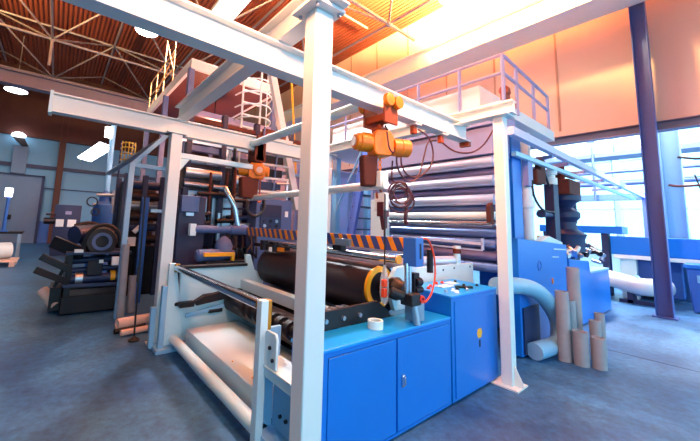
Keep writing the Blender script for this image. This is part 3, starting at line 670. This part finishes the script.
sh = thing('pipe_gallery', 'white shelf gallery with pipes hung high before the far windows', 'gallery', (16, 1, 4.4))
MB().box(15.9, 16.8, -3, 4.6, 4.48, 4.64).make('shelf', 'slate', sh, .01)
MB().box(16.6, 17.2, 2.5, 5.5, 4.7, 6.2).make('duct', 'white2', sh, .02)
for y in (-2.6, .3, 2.9): MB().box(16.7, 16.8, y - .05, y + .05, 4.64, 9.0).make('hanger', 'slate', sh)
MB().cyl((15.9, -3, 3.9), (15.9, 4.5, 3.9), .06, 10).cyl((16.1, -3, 3.5), (16.1, 3.8, 3.5), .09, 10).cyl((15.8, 2.95, 2.9), (15.8, 2.95, 4.9), .04, 8).cyl((15.8, 2.98, 5.05), (15.8, 2.98, 5.3), .12, 12).make('pipe', 'slate', sh)
cbx = thing('looped_cable', 'black cable loops hanging beside the pale blue steel column', 'cable', (12.66, .3, 2.6))
MB().path([(12.7, .70, 3.7), (12.66, .3, 3.6), (12.66, 0, 3.75), (12.66, -.4, 3.6)], .03, 8).path([(12.66, .3, 1.7), (12.66, .36, 2.6), (12.66, .28, 3.1), (12.66, .1, 3.3), (12.66, -.3, 3.4)], .035, 8).path([(12.66, .45, 3.2), (12.66, .3, 2.4), (12.66, .2, 1.7)], .015, 8).make('cable', 'cableb', cbx)
MB().path([(12.66, .9, 2.98), (12.66, .6, 2.93), (12.66, -.6, 2.98)], .03, 8).make('feeder', 'cable', cbx)

# ------------------------------------------------------------------ machinery behind the winder
bm_ = thing('printing_unit', 'dark purple printing unit with silver panels behind the winding machine', 'machine', (2.6, 6.2, 0))
MB().box(1.6, 4.3, 5.7, 6.35, 0, 1.1).make('base', 'dark', bm_)
MB().box(2.1, 4.2, 5.95, 6.35, 1.1, 2.1).make('body', 'dpurple', bm_, .02)
sp = MB()
for k in range(5): sp.box(1.75 + k * .24, 1.94 + k * .24, 5.78, 5.82, 1.45, 2.1)
sp.make('silver_panel', 'steel', bm_)
MB().box(1.6, 3.0, 5.7, 5.78, 2.12, 2.6).make('upper_frame', 'dark', bm_, .01)
MB().cyl((1.7, 5.66, 2.42), (2.35, 5.66, 2.42), .09, 18).cyl((2.55, 5.66, 2.36), (2.9, 5.66, 2.36), .12, 18).cyl((1.7, 5.66, 2.22), (2.5, 5.66, 2.2), .05, 14).make('ink_roller', 'steel', bm_)
for x in (1.7, 2.35, 3.05, 3.9):
    MB().box(x, x + .1, 5.68, 5.8, 1.1, 3.6).make('upright', 'dpurple', bm_, .006)
for z in (2.66, 3.0, 3.4): MB().bar((1.6, 5.72, z), (4.2, 5.72, z), .06, .07).make('cross_bar', 'steel' if z < 3.2 else 'brown', bm_)
rg = random.Random(11)
for k in range(16):
    x = 1.65 + rg.random() * 1.9; z = 1.25 + rg.random() * 1.5; ln = .25 + rg.random() * .5; y = 5.45 + rg.random() * .18
    MB().cyl((x, y, z), (x + ln, y, z + .02), .02 + .03 * rg.random(), 10).make('pipe_run', rg.choice(('steel', 'dark', 'navy', 'blackm')), bm_)
for k in range(10):
    x = 1.8 + rg.random() * 2.1; z = 1.2 + rg.random() * .9; h_ = .3 + rg.random() * .7; y = 5.42 + rg.random() * .2
    MB().cyl((x, y, z), (x, y, z + h_), .015 + .025 * rg.random(), 8).make('riser_pipe', rg.choice(('steel', 'dark', 'blackm', 'brown')), bm_)
for k in range(5):
    x = 3.0 + .02 * k; z = 2.2 + .27 * k
    MB().bar((x, 5.5, z), (x + .75, 5.5, z + .02), .05, .04).make('rack_rung', 'white', bm_)
    MB().box(x + .08, x + .6, 5.52, 5.62, z + .05, z + .2).make('rack_box', rg.choice(('dark', 'brown', 'navy')), bm_)
MB().cyl((3.05, 5.5, 2.0), (3.15, 5.5, 3.5), .02, 8).cyl((3.4, 5.5, 2.0), (3.5, 5.5, 3.5), .02, 8).make('rack_upright', 'slate', bm_)
ec = thing('electrical_cabinet', 'tall dark purple cabinet close behind the left gantry post', 'cabinet', (1.75, 5.3, 0))
MB().box(1.52, 1.95, 5.2, 5.6, 0, 1.98).make('body', 'dpurple', ec, .01)
MB().box(1.54, 1.82, 5.15, 5.2, 1.72, 1.98).make('meter_box', 'slate', ec, .01)
MB().box(1.62, 1.74, 5.14, 5.15, 1.66, 1.71).make('name_strip', 'steel', ec)
cp = thing('gauge_cabinet', 'blue grey control panel with rows of gauges behind the striped beam', 'control panel', (3.25, 5.25, 0))
MB().box(2.92, 3.72, 5.25, 5.6, 0, 2.05).make('cabinet', 'slate', cp, .01)
MB().box(3.0, 3.46, 5.225, 5.25, 1.38, 1.94).make('face', 'navy', cp, .006)
MB().box(3.02, 3.44, 5.215, 5.226, 1.70, 1.92).make('screen', 'dpurple', cp)
for i in range(3):
    for j in range(3):
        MB().cyl((3.09 + i * .13, 5.21, 1.45 + j * .09), (3.09 + i * .13, 5.226, 1.45 + j * .09), .032, 12).make('gauge', ('dark', 'steel', 'dpurple')[(i + j) % 3], cp)
MB().box(3.55, 3.62, 5.235, 5.25, 1.72, 1.83).make('switch_box', 'paper', cp)
sd = thing('silver_duct', 'bent silver duct coming down to a horizontal steel cylinder', 'duct', (2.4, 5.0, 1.4))
MB().path([(2.22, 5.1, 2.15), (2.25, 5.05, 2.05), (2.36, 5, 1.85), (2.42, 5, 1.6), (2.45, 5, 1.5)], .045, 12).make('duct', 'chrome', sd)
MB().cyl((1.72, 5, 1.46), (2.4, 5, 1.46), .06, 18).cyl((2.3, 5, 1.46), (2.62, 5, 1.46), .08, 20).make('cylinder', 'slate', sd)
MB().box(1.64, 1.73, 4.95, 5.05, 1.36, 1.54).make('end_box', 'paper', sd, .005)
ch2 = MB()
for k in range(7):
    x = 2.25 + .09 * k
    ch2.path([(x, 5, 1.42), (x + .06 * math.sin(k * 2), 4.9, 1.25), (x - .05, 4.85, 1.12), (x - .02 + .1 * (k % 2), 4.9, 1.0)], .018, 6)
ch2.make('hoses', 'cableb', sd)
MB().path([(2.6, 4.95, 2.05), (2.55, 4.9, 1.8), (2.7, 4.9, 1.7), (2.86, 4.9, 1.82), (2.88, 4.95, 2.05)], .03, 8).make('loop_hose', 'cableb', sd)
mt = thing('drive_unit', 'steel drive unit with orange bar behind the white side frame', 'drive', (2.1, 4.75, 0))
MB().box(1.8, 2.5, 4.62, 4.9, .0, 1.0).make('base', 'dark', mt)
MB().lathe((1.7, 4.8, 1.08), (1, 0, 0), [(0, .06), (.03, .09), (.4, .09), (.42, .07), (.6, .07)], 18).make('motor', 'slate', mt)
MB().lathe((2.15, 4.85, 1.1), (0, 0, 1), [(0, .13), (.12, .14), (.2, .1), (.26, .03)], 16).make('dome', 'slate', mt)
MB().box(1.78, 2.26, 4.66, 4.71, 1.07, 1.125).box(2.21, 2.26, 4.66, 4.71, .99, 1.08).make('orange_bar', 'yellow', mt, .004)
lk = thing('brake_linkage', 'dark linkage with white clips under the far end of striped beam', 'linkage', (3.0, 4.3, 1.2))
MB().bar((2.52, 4.5, 1.26), (2.52, 3.6, 1.26), .05, .05).cyl((2.5, 4.2, 1.2), (2.5, 4.2, 1.34), .06, 12).cyl((2.5, 3.9, 1.2), (2.5, 3.9, 1.33), .05, 12).make('linkage', 'dark', lk)
MB().box(2.44, 2.5, 3.9, 3.97, 1.2, 1.26).make('clip', 'paper', lk)
MB().box(2.44, 2.5, 3.66, 3.76, 1.22, 1.27).make('tab', 'orange', lk)

# extruder tower with platforms, stairs and ladders
tw = thing('extruder_tower', 'tall steel tower with a high platform and caged ladder behind gantry', 'tower', (3, 8, 0))
MB().box(1.95, 3.95, 6.55, 10.5, 4.72, 4.76).make('deck', 'brownsteel', tw)
MB().box(1.9, 3.98, 6.48, 6.55, 4.70, 4.92).box(1.9, 1.97, 6.5, 10.6, 4.70, 4.92).box(3.92, 3.98, 6.5, 10.6, 4.7, 4.92).make('fascia', 'white', tw, .005)
for x, y in ((1.93, 6.55), (3.95, 6.55), (1.93, 10.5), (3.95, 10.5), (1.93, 8.5)):
    MB().box(x - .06, x + .06, y - .06, y + .06, 0, 4.72).make('post', 'slate', tw, .005)
rl = MB()
for z in (5.3, 5.75): rl.cyl((1.93, 8.0, z), (1.93, 10.5, z), .016, 8)
for y in (8.0, 8.9, 9.7, 10.5): rl.cyl((1.93, y, 4.8), (1.93, y, 5.75), .016, 8)
rl.cyl((1.93, 8.0, 5.7), (1.93, 10.4, 4.9), .015, 8).cyl((1.93, 8.0, 5.2), (1.93, 8.9, 6.4), .015, 8).cyl((1.93, 8.9, 4.9), (1.93, 8.9, 6.4), .015, 8).cyl((1.93, 8.0, 4.9), (1.93, 8.0, 6.4), .015, 8).make('railing', 'tan', tw)
for z in (3.75, 3.0):
    MB().box(2.0, 3.95, 6.5, 6.6, z, z + .12).make('cross_beam', 'lav', tw, .004)
MB().bar((3.3, 5.6, 4.72), (4.1, 5.6, 1.9), .15, .12, (0, 1, 0)).make('leaning_leg', 'white', tw, .005)
lc = MB()
for k in range(9):
    z = 2.3 + k * .28; lc.bar((3.05, 6.38, z), (3.5, 6.38, z), .03, .03)
    pts = [(3.05 + .225 + .4 * math.cos(math.pi * (i / 10) ) , 6.38 - .55 * math.sin(math.pi * i / 10), z + .1) for i in range(11)]
    if z > 3.0: lc.path(pts, .016, 6, 0)
lc.cyl((3.05, 6.38, 2.2), (3.05, 6.38, 5.6), .025, 8).cyl((3.5, 6.38, 2.2), (3.5, 6.38, 5.6), .025, 8)
lc.cyl((3.2, 5.85, 3.1), (3.2, 5.85, 5.0), .014, 6).cyl((3.36, 5.85, 3.1), (3.36, 5.85, 5.0), .014, 6).make('caged_ladder', 'white', tw)
MB().cyl((3.9, 5.75, 4.95), (4.15, 5.75, 2.6), .022, 8).make('yellow_pipe', 'yellow', tw)
MB().cyl((2.35, 6.45, 3.3), (2.35, 6.45, 3.55), .1, 16).cyl((2.75, 6.4, 2.7), (2.75, 6.4, 3.3), .12, 16).cyl((2.1, 6.4, 3.2), (3.4, 6.4, 3.3), .05, 12).make('air_pipe', 'steel', tw)
st = thing('steel_stairs', 'steep blue steel stairs seen right of the front white post', 'stairs', (5, 4.9, 0))
MB().bar((4.9, 4.4, 3.1), (5.35, 5.5, .2), .06, .34).make('stringer', 'stairblue', st, .005)
MB().bar((5.6, 4.4, 3.1), (6.05, 5.45, .2), .06, .3).make('stringer', 'stairblue', st, .005)
tr = MB()
for k in range(12):
    t_ = (k + .5) / 12; x = 4.9 + .45 * t_; y = 4.4 + 1.1 * t_; z = 3.1 - 2.9 * t_
    tr.box(x, x + .75, y - .1, y + .1, z - .015, z + .015)
tr.make('treads', 'navy', st)
MB().cyl((4.9, 4.3, 3.5), (4.95, 5.3, 1.9), .022, 8).make('hand_rail', 'lblue', st)
eb = thing('extruder_cabinet', 'big lavender extruder cabinet behind the steel stairs', 'cabinet', (6.5, 7, 0))
MB().box(4.6, 7.6, 6.4, 8.4, 0, 3.1).make('body', 'lav', eb, .02)
MB().box(4.7, 5.5, 6.36, 6.4, 1.2, 2.9).box(5.6, 6.4, 6.36, 6.4, 1.2, 2.9).make('panel', 'mauve', eb, .01)

# ------------------------------------------------------------------ left side
pf = thing('tube_stand', 'pale blue tube frame with sloping arm left of the gantry', 'frame', (.95, 6, 0))
MB().box(.89, .97, 5.96, 6.04, 0, 2.5).make('post', 'lblue', pf, .004)
MB().bar((.93, 6, 2.48), (1.45, 6, 3.1), .07, .07).make('arm', 'lblue', pf, .004)
MB().bar((.93, 6, 2.48), (1.75, 6, 2.46), .06, .07).make('cross_bar', 'lblue', pf, .004)
MB().box(1.32, 1.44, 6.9, 7.02, 0, 2.0).make('post', 'mblue', pf, .004)
MB().bar((1.2, 5.6, 1.72), (1.5, 5.6, 1.72), .05, .05).make('stub_arm', 'lblue', pf)
sm2 = thing('slitting_machine', 'dark slitting machine with shafts and big rolls on left floor', 'machine', (.5, 6.8, 0))
MB().box(.2, 1.05, 6.5, 7.6, .03, .30).make('base', 'blackm', sm2, .01)
MB().bar((.2, 6.48, .48), (1.05, 6.48, .46), .05, .05).make('front_rail', 'navy', sm2)
MB().box(.22, .30, 6.5, 7.6, .3, .98).make('side_plate', 'blackm', sm2, .006)
MB().box(1.02, 1.10, 6.5, 7.6, .3, .98).make('side_plate', 'blackm', sm2, .006)
MB().box(.2, 1.15, 6.48, 7.62, .96, 1.0).make('deck', 'navy', sm2, .004)
MB().lathe((.68, 6.55, 1.17), (-.1, 1, 0), [(0, .12), (.005, .22), (.06, .25), (.4, .2), (.9, .2), (.95, .1)], 30).make('large_roll', 'black', sm2)
MB().ring((.68, 6.52, 1.17), (.68, 6.56, 1.17), .15, .1, 24).make('roll_core', 'slate', sm2)
MB().cyl((.3, 7.1, 1.25), (.7, 7.4, 1.3), .16, 20).make('roll', 'navy', sm2)
MB().cyl((.3, 6.7, .68), (1.02, 6.7, .72), .05, 14).cyl((.3, 6.6, .56), (1.02, 6.6, .56), .075, 16).cyl((.3, 6.9, .82), (1.02, 6.9, .85), .06, 14).make('shaft', 'navy', sm2)
MB().cyl((.36, 6.6, .56), (.46, 6.6, .56), .11, 18).make('collar', 'steel', sm2)
MB().cyl((.86, 6.6, .58), (.93, 6.6, .58), .09, 18).make('collar', 'yellow', sm2)
for (x, y, z), (x2, y2, z2) in (((.28, 6.5, .72), (-.12, 6.5, .95)), ((.28, 6.5, .52), (-.16, 6.4, .76))):
    MB().bar((x, y, z), (x2, y2, z2), .08, .1).make('arm', 'blackm', sm2, .008)
MB().bar((.0, 6.9, 1.15), (.45, 6.7, .95), .07, .2).make('hopper', 'blackm', sm2, .01)
for b6 in ((.30, .42, 6.42, 6.5, 1.0, 1.05), (.84, .95, 6.42, 6.5, .78, .92), (.66, .72, 6.44, 6.5, .82, .87)): MB().box(*b6).make('white_tag', 'paper', sm2)
MB().path([(.3, 7.3, 1.4), (.5, 7.35, 1.46), (.7, 7.4, 1.42), (.95, 7.3, 1.3)], .04, 8).make('hose', 'dark', sm2)
MB().path([(.42, 6.46, 1.02), (.44, 6.46, 1.25), (.56, 6.46, 1.42), (.74, 6.46, 1.45), (.9, 6.46, 1.33), (.95, 6.46, 1.08)], .03, 8).make('roll_guard', 'black', sm2)
for k in range(3): MB().cyl((.3, 6.62 + .12 * k, .42 + .03 * k), (1.02, 6.62 + .12 * k, .42 + .03 * k), .035, 10).make('shaft', 'dark', sm2)
MB().lathe((.92, 7.0, 1.12), (1, 0, 0), [(0, .05), (.02, .1), (.2, .1), (.22, .06)], 16).make('motor', 'dark', sm2)
MB().box(.05, .2, 6.7, 7.3, .05, .42).bar((.1, 6.6, .45), (.25, 6.55, .95), .05, .05).make('side_bracket', 'blackm', sm2, .006)
MB().box(.5, .72, 6.47, 6.5, .62, .86).make('gear_cover', 'dark', sm2, .01)
tk = single(MB().ring((-.05, 6.95, .35), (.16, 6.75, .12), .085, .06, 20), 'cardboard_tube', 'cardlight', 'short pinkish cardboard tube leaning on the left end of slitting machine', 'tube')
tg = 'loose cardboard tubes left of the gantry'
single(MB().ring((.95, 5.8, 0), (.94, 5.86, 1.17), .055, .042, 22), 'cardboard_tube', 'cardboard', 'tall thin grey cardboard tube standing upright before slitting machine', 'tube', tg)
single(MB().ring((1.18, 6.3, 0), (1.17, 6.33, .60), .06, .045, 22), 'cardboard_tube', 'cardboard', 'shorter upright cardboard tube between tall tube and left gantry post', 'tube', tg)
single(MB().ring((.84, 5.32, .1), (1.3, 5.42, .1), .075, .055, 22), 'cardboard_tube', 'cardlight', 'pale pink cardboard roll lying across the pile next to left gantry post', 'tube', tg)
single(MB().ring((.86, 5.08, .045), (1.25, 5.14, .045), .04, .03, 20), 'cardboard_tube', 'cardlight', 'thin cardboard tube lying on floor in front of pale pink roll', 'tube', tg)
single(MB().ring((.80, 5.2, .04), (1.2, 5.28, .04), .035, .026, 20), 'cardboard_tube', 'dark', 'thin dark tube lying on floor under the pale pink roll', 'tube', tg)
sp_ = thing('floor_stand', 'thin black stand pole with round foot left of left gantry post', 'stand', (.98, 4.84, 0))
MB().lathe((.98, 4.84, 0), (0, 0, 1), [(0, .07), (.02, .07), (.04, .03), (.06, .014)], 18).make('foot', 'black', sp_)
MB().cyl((.98, 4.84, .04), (.95, 4.84, 1.9), .012, 10).make('pole', 'black', sp_)
MB().box(.945, .975, 4.82, 4.86, .75, .95).make('grip', 'black', sp_)
dk = thing('laminating_rack', 'dark laminating rack crowded with rollers behind the upright cardboard tubes', 'rack', (1.5, 8, 0))
MB().box(1.15, 1.8, 7.6, 8.6, 0, 1.0).make('base', 'blackm', dk, .01)
for x in (1.1, 1.45, 1.8):
    for y in (7.5, 8.6): MB().box(x - .05, x + .05, y - .05, y + .05, 0, 2.5).make('post', 'navy', dk)
for k, (z, m_) in enumerate(((1.15, 'dark'), (1.4, 'navy'), (1.62, 'dark'), (1.85, 'steel'), (2.05, 'dark'), (2.3, 'navy'))):
    MB().cyl((1.1, 7.55 + .1 * (k % 2), z), (1.84, 7.55 + .1 * (k % 2), z), .09, 14).make('roller', m_, dk)
MB().box(1.12, 1.8, 8.0, 8.5, 1.0, 2.4).make('body', 'blackm', dk, .02)
MB().box(1.2, 1.36, 7.42, 7.5, 1.02, 1.2).cyl((1.3, 7.4, 1.3), (1.42, 7.4, 1.42), .05, 10).make('white_fitting', 'paper', dk)
vu = thing('pump_unit', 'blue pump unit with round handwheels by the back wall', 'pump', (1.0, 10.2, 0))
MB().lathe((1.02, 10.2, 0), (0, 0, 1), [(0, .3), (.4, .3), (.5, .2), (1.3, .2), (1.4, .26), (1.9, .26), (2.0, .15), (2.2, .12), (2.3, .03)], 18).make('body', 'mblue', vu)
MB().box(1.15, 1.4, 10.0, 10.3, 1.7, 2.3).cyl((.75, 10.1, 1.9), (1.5, 10.1, 1.95), .05, 10).cyl((.8, 10.0, 2.15), (1.6, 10.0, 2.2), .04, 10).make('manifold', 'steel', vu)
MB().ring((.72, 10.05, 1.97), (.72, 10.0, 1.97), .13, .1, 20).ring((.8, 9.95, 1.7), (.8, 9.9, 1.7), .1, .075, 20).make('handwheel', 'black', vu)
cbn = thing('control_cabinet', 'dark cabinet with two white notices standing against the back wall', 'cabinet', (.4, 16, 0))
MB().box(-.05, .82, 16.0, 16.6, 0, 2.0).make('body', 'navy', cbn, .01)
MB().box(.03, .28, 15.985, 16, 1.13, 1.42).box(.40, .68, 15.985, 16, 1.13, 1.42).make('notice', 'paper', cbn)
MB().box(.3, .5, 15.985, 16, 1.62, 1.75).make('name_plate', 'lav', cbn)
MB().cyl((-.35, 15.9, 1.35), (0, 15.95, 1.35), .12, 12).cyl((-.3, 15.9, 1.6), (0, 15.95, 1.6), .04, 10).make('switch_arm', 'dark', cbn)
tb = thing('work_table', 'narrow steel work table near grey sliding door at left edge', 'table', (-1.4, 15.2, 0))
MB().box(-2.6, -.86, 15, 15.9, .88, .95).make('top', 'blackm', tb, .006)
for x in (-2.5, -.98):
    for y in (15.05, 15.8): MB().box(x, x + .06, y, y + .06, 0, .88).make('leg', 'steel', tb)
MB().box(-2.4, -1.1, 15.1, 15.8, .25, .3).make('shelf', 'dark', tb)
dl = thing('task_lamp', 'blue lamp post with a glowing white head on work table', 'lamp', (-1.38, 15.1, .95))
MB().cyl((-1.38, 15.1, .95), (-1.36, 15.1, 2.15), .05, 12).box(-1.5, -1.25, 15.0, 15.2, .95, 1.0).make('post', 'mblue', dl)
MB().box(-1.47, -1.27, 15.02, 15.1, 2.15, 2.45).make('head', 'lampc', dl, .02)
pr_ = thing('film_roll', 'white film roll lying on low pinkish pallet at left edge', 'roll', (-1.5, 13.6, 0))
MB().cyl((-2.1, 13.4, .42), (-1.05, 13.9, .42), .25, 24).make('roll', 'white', pr_)
pl = thing('pallet', 'low pinkish wooden pallet under the white film roll', 'pallet', (-1.5, 13.6, 0))
pm = MB()
for k in range(5): pm.bar((-2.3, 13.1 + .25 * k, .15), (-.8, 13.15 + .25 * k, .15), .16, .03)
for x in (-2.2, -1.55, -.9): pm.box(x - .06, x + .06, 13.05, 14.25, 0, .135)
pm.make('boards', 'cardlight', pl)
yc = thing('caged_ladder', 'yellow caged ladder high on the wall left of gantry', 'ladder', (1.6, 12, 3.3))
ym = MB()
for z in (3.45, 3.65, 3.85, 4.0): ym.path([(1.48 + .19 - .19 * math.cos(math.pi * i / 8), 12 - .4 * math.sin(math.pi * i / 8), z) for i in range(9)], .018, 6, 0)
for x in (1.48, 1.57, 1.67, 1.77, 1.86): ym.cyl((x, 11.7, 3.4), (x, 11.7, 4.05), .014, 6)
ym.make('cage', 'ochre', yc)
MB().cyl((1.5, 12.05, 0), (1.5, 12.05, 4.1), .03, 8).cyl((1.84, 12.05, 0), (1.84, 12.05, 4.1), .03, 8).make('rail', 'navy', yc)
gd = thing('cable_tray', 'sloping grey cable tray rising to tower behind the pipe frame', 'cable tray', (1.6, 10, 2.6))
MB().bar((1.15, 11.5, 2.9), (1.9, 8.55, 3.55), .12, .08).make('tray', 'steel', gd, .01)
wd = thing('wall_duct', 'dark vertical duct on the back wall below a lit wall lamp', 'duct', (-1.85, 22.7, 3))
MB().box(-2.15, -1.55, 22.72, 22.93, 3.7, 5.2).make('duct', 'door', wd, .02)

# ------------------------------------------------------------------ lamps, some added as fill
def highbay(x, y, z, r, m, label, col, power):
    t = thing('high_bay_lamp', label, 'lamp', (x, y, z))
    MB().lathe((x, y, z + .03), (0, 0, 1), [(0, r), (.04, r), (.25, r * .4), (.45, r * .3)], 24).make('housing', 'greysteel', t)
    MB().cyl((x, y, z), (x, y, z + .028), r * .95, 24).make('glowing_disc', m, t)
    MB().cyl((x, y, z + .45), (x, y, 9.6), .02, 6).make('hanger', 'truss', t)
    l = bpy.data.lights.new('bulb', 'SPOT' if power < 500 else 'POINT'); l.energy = power; l.color = col; l.shadow_soft_size = r
    if l.type == 'SPOT': l.spot_size = math.radians(140); l.spot_blend = .6
    lo = bpy.data.objects.new('bulb', l); COL.objects.link(lo); lo.parent = t; lo.location = (0, 0, -.08 - (r if power >= 500 else 0))
    return t
WARM = (1.0, .62, .22)
highbay(-1.98, 18.87, 7.0, .42, 'lampc', 'round white high bay lamp lit at the left below roof girder', (1, .95, .9), 400)
highbay(1.48, 9.4, 6.72, .30, 'lampw', 'round white high bay lamp lit just above the front rail beam', (1, .6, .4), 300)
def uplighter(x, y, z, r, label, aims):
    """bowl lamp: a glowing bowl whose reflector throws its light up and sideways"""
    t = thing('uplighter_lamp', label, 'lamp', (x, y, z))
    MB().lathe((x, y, z), (0, 0, 1), [(0, r * .3), (.05, r * .8), (.16, r), (.2, r)], 28).make('glowing_bowl', 'lampy', t)
    MB().cyl((x, y, z + .2), (x, y, 9.6), .02, 6).make('hanger', 'truss', t)
    for d, e, size in aims:
        l = bpy.data.lights.new('bulb', 'SPOT'); l.energy = e; l.color = WARM; l.shadow_soft_size = .25
        l.spot_size = math.radians(size); l.spot_blend = .5
        lo = bpy.data.objects.new('bulb', l); COL.objects.link(lo); lo.parent = t; lo.location = (0, 0, .3)
        lo.rotation_euler = V(d).to_track_quat('-Z', 'Y').to_euler()
    return t
uplighter(7.7, 3.85, 7.5, .45, 'blazing warm bowl lamp at the top of the photo', (((.1, 0, 1), 32000, 165), ((1, -.35, -.05), 15000, 150)))
RUST = (1.0, .42, .2)
uplighter(-4.5, 11.5, 7.4, .3, 'added warm fill bowl out of view above the left aisle', (((.25, .15, 1), 2600, 165),))  # added out of view to warm the left roof and back wall
uplighter(1.0, 2.2, 7.3, .3, 'added warm fill bowl out of view above the front of the gantry', (((.1, .4, 1), 6000, 165),))  # invented lamp above the view, brightens the middle of the roof
def pendant(x, y, z, r, label, power, col):  # every lamp made here is added fill, not a known fixture
    t = thing('fill_pendant', label, 'lamp', (x, y, z))
    MB().lathe((x, y, z + .02), (0, 0, 1), [(0, r), (.04, r), (.2, r * .5), (.3, r * .2)], 24).make('shade', 'greysteel', t)
    MB().cyl((x, y, z), (x, y, z + .02), r * .9, 24).make('glowing_disc', 'lampy', t)
    MB().cyl((x, y, z + .3), (x, y, 4.72 if 3.6 < z < 3.7 else (9.1 if x > 10.5 else 9.6)), .015, 6).make('cable', 'cableb', t)
    l = bpy.data.lights.new('bulb', 'POINT'); l.energy = power; l.color = col; l.shadow_soft_size = r
    lo = bpy.data.objects.new('bulb', l); COL.objects.link(lo); lo.parent = t; lo.location = (0, 0, -.12 - r)
PINK = (1.0, .40, .20)
pendant(.8, 1.05, 3.6, .18, 'added fill pendant glowing warm over the front gantry post', 150, PINK)  # unseen, put in to tint the beams and post top peach
pendant(3.0, 1.15, 4.0, .18, 'added fill pendant glowing warm in front of the right gantry post', 210, PINK)  # put in above the view to warm the hoist and roller stand top
pendant(2.9, 7.6, 3.68, .12, 'small added fill lamp glowing warm under the high tower platform', 200, (1, .34, .2))  # added behind the rear rail beam to redden the tower machinery
for lx, ly, lw in ((13.2, 3.0, 'nearer the valve stack'), (14.2, -1.2, 'nearer the blue bin')):
    pendant(lx, ly, 7.4, .25, 'added white fill lamp high in the window aisle, ' + lw, 2500, (.94, .96, 1))  # extra lamps hidden by the partition, whitening the aisle
tl = thing('strip_lamp', 'broad bright strip lamp hanging above the crossing gantry beams', 'lamp', (3.2, 7.3, 7))
MB().box(2.75, 3.25, 6.6, 8.6, 7.0, 7.05).make('diffuser', 'lampw', tl)
MB().box(2.7, 3.3, 6.55, 8.65, 7.05, 7.15).make('housing', 'white', tl)
al = bpy.data.lights.new('tubes', 'AREA'); al.energy = 700; al.shape = 'RECTANGLE'; al.size = .5; al.size_y = 2; al.color = (.9, .96, 1)
ao = bpy.data.objects.new('tubes', al); COL.objects.link(ao); ao.parent = tl; ao.location = (-.2, .3, -.02)
MB().cyl((3, 7, 7.15), (3, 7, 9.6), .015, 6).cyl((3, 8.2, 7.15), (3, 8.2, 9.6), .015, 6).make('hanger', 'truss', tl)
fl = thing('flood_lamp', 'tilted rectangular flood lamp glowing white left of the gantry', 'lamp', (1.0, 14.3, 3.9))
MB().prism([(.42, 14.2, 3.72), (.82, 14.2, 3.66), (1.5, 14.3, 4.30), (1.05, 14.4, 4.42)], (.02, .02, -.06)).make('glowing_panel', 'lampc', fl)
MB().cyl((1.25, 14.36, 4.3), (1.42, 14.06, 4.25), .03, 8).make('bracket', 'dark', fl)
fl2 = thing('flood_lamp', 'small white flood lamp high left under the long rail beam', 'lamp', (1.2, 14, 4.6))
MB().box(1.15, 1.4, 13.9, 14.0, 4.55, 4.95).make('glowing_panel', 'lampw', fl2, .02)
MB().cyl((1.42, 14.0, 0), (1.42, 14.0, 5.3), .09, 12).make('mast', 'lblue', fl2)
wl = thing('wall_lamp', 'wall lamp with white glowing cap high on the back wall', 'lamp', (-1.95, 22.5, 5.3))
MB().lathe((-2.0, 22.55, 5.65), (0, 0, 1), [(0, .3), (.1, .28), (.2, .15)], 16).make('cap', 'lampc', wl)
MB().prism([(-2.25, 22.5, 5.6), (-1.75, 22.5, 5.6), (-1.55, 22.5, 5.2), (-1.8, 22.5, 5.15)], (0, .25, 0)).make('body', 'blackm', wl, .02)

# ------------------------------------------------------------------ daylight and render settings
wld = bpy.data.worlds.new('daylight'); SC.world = wld; wld.use_nodes = True
bg = wld.node_tree.nodes['Background']; bg.inputs[0].default_value = (.36, .75, 1.0, 1); bg.inputs[1].default_value = 2.4
SC.view_settings.view_transform = 'Standard'; SC.view_settings.look = 'None'; SC.view_settings.gamma = 1.0
SC.view_settings.use_curve_mapping = False
SC.view_settings.exposure = 0.5
SC.cycles.use_denoising = True
SC.cycles.max_bounces = 6
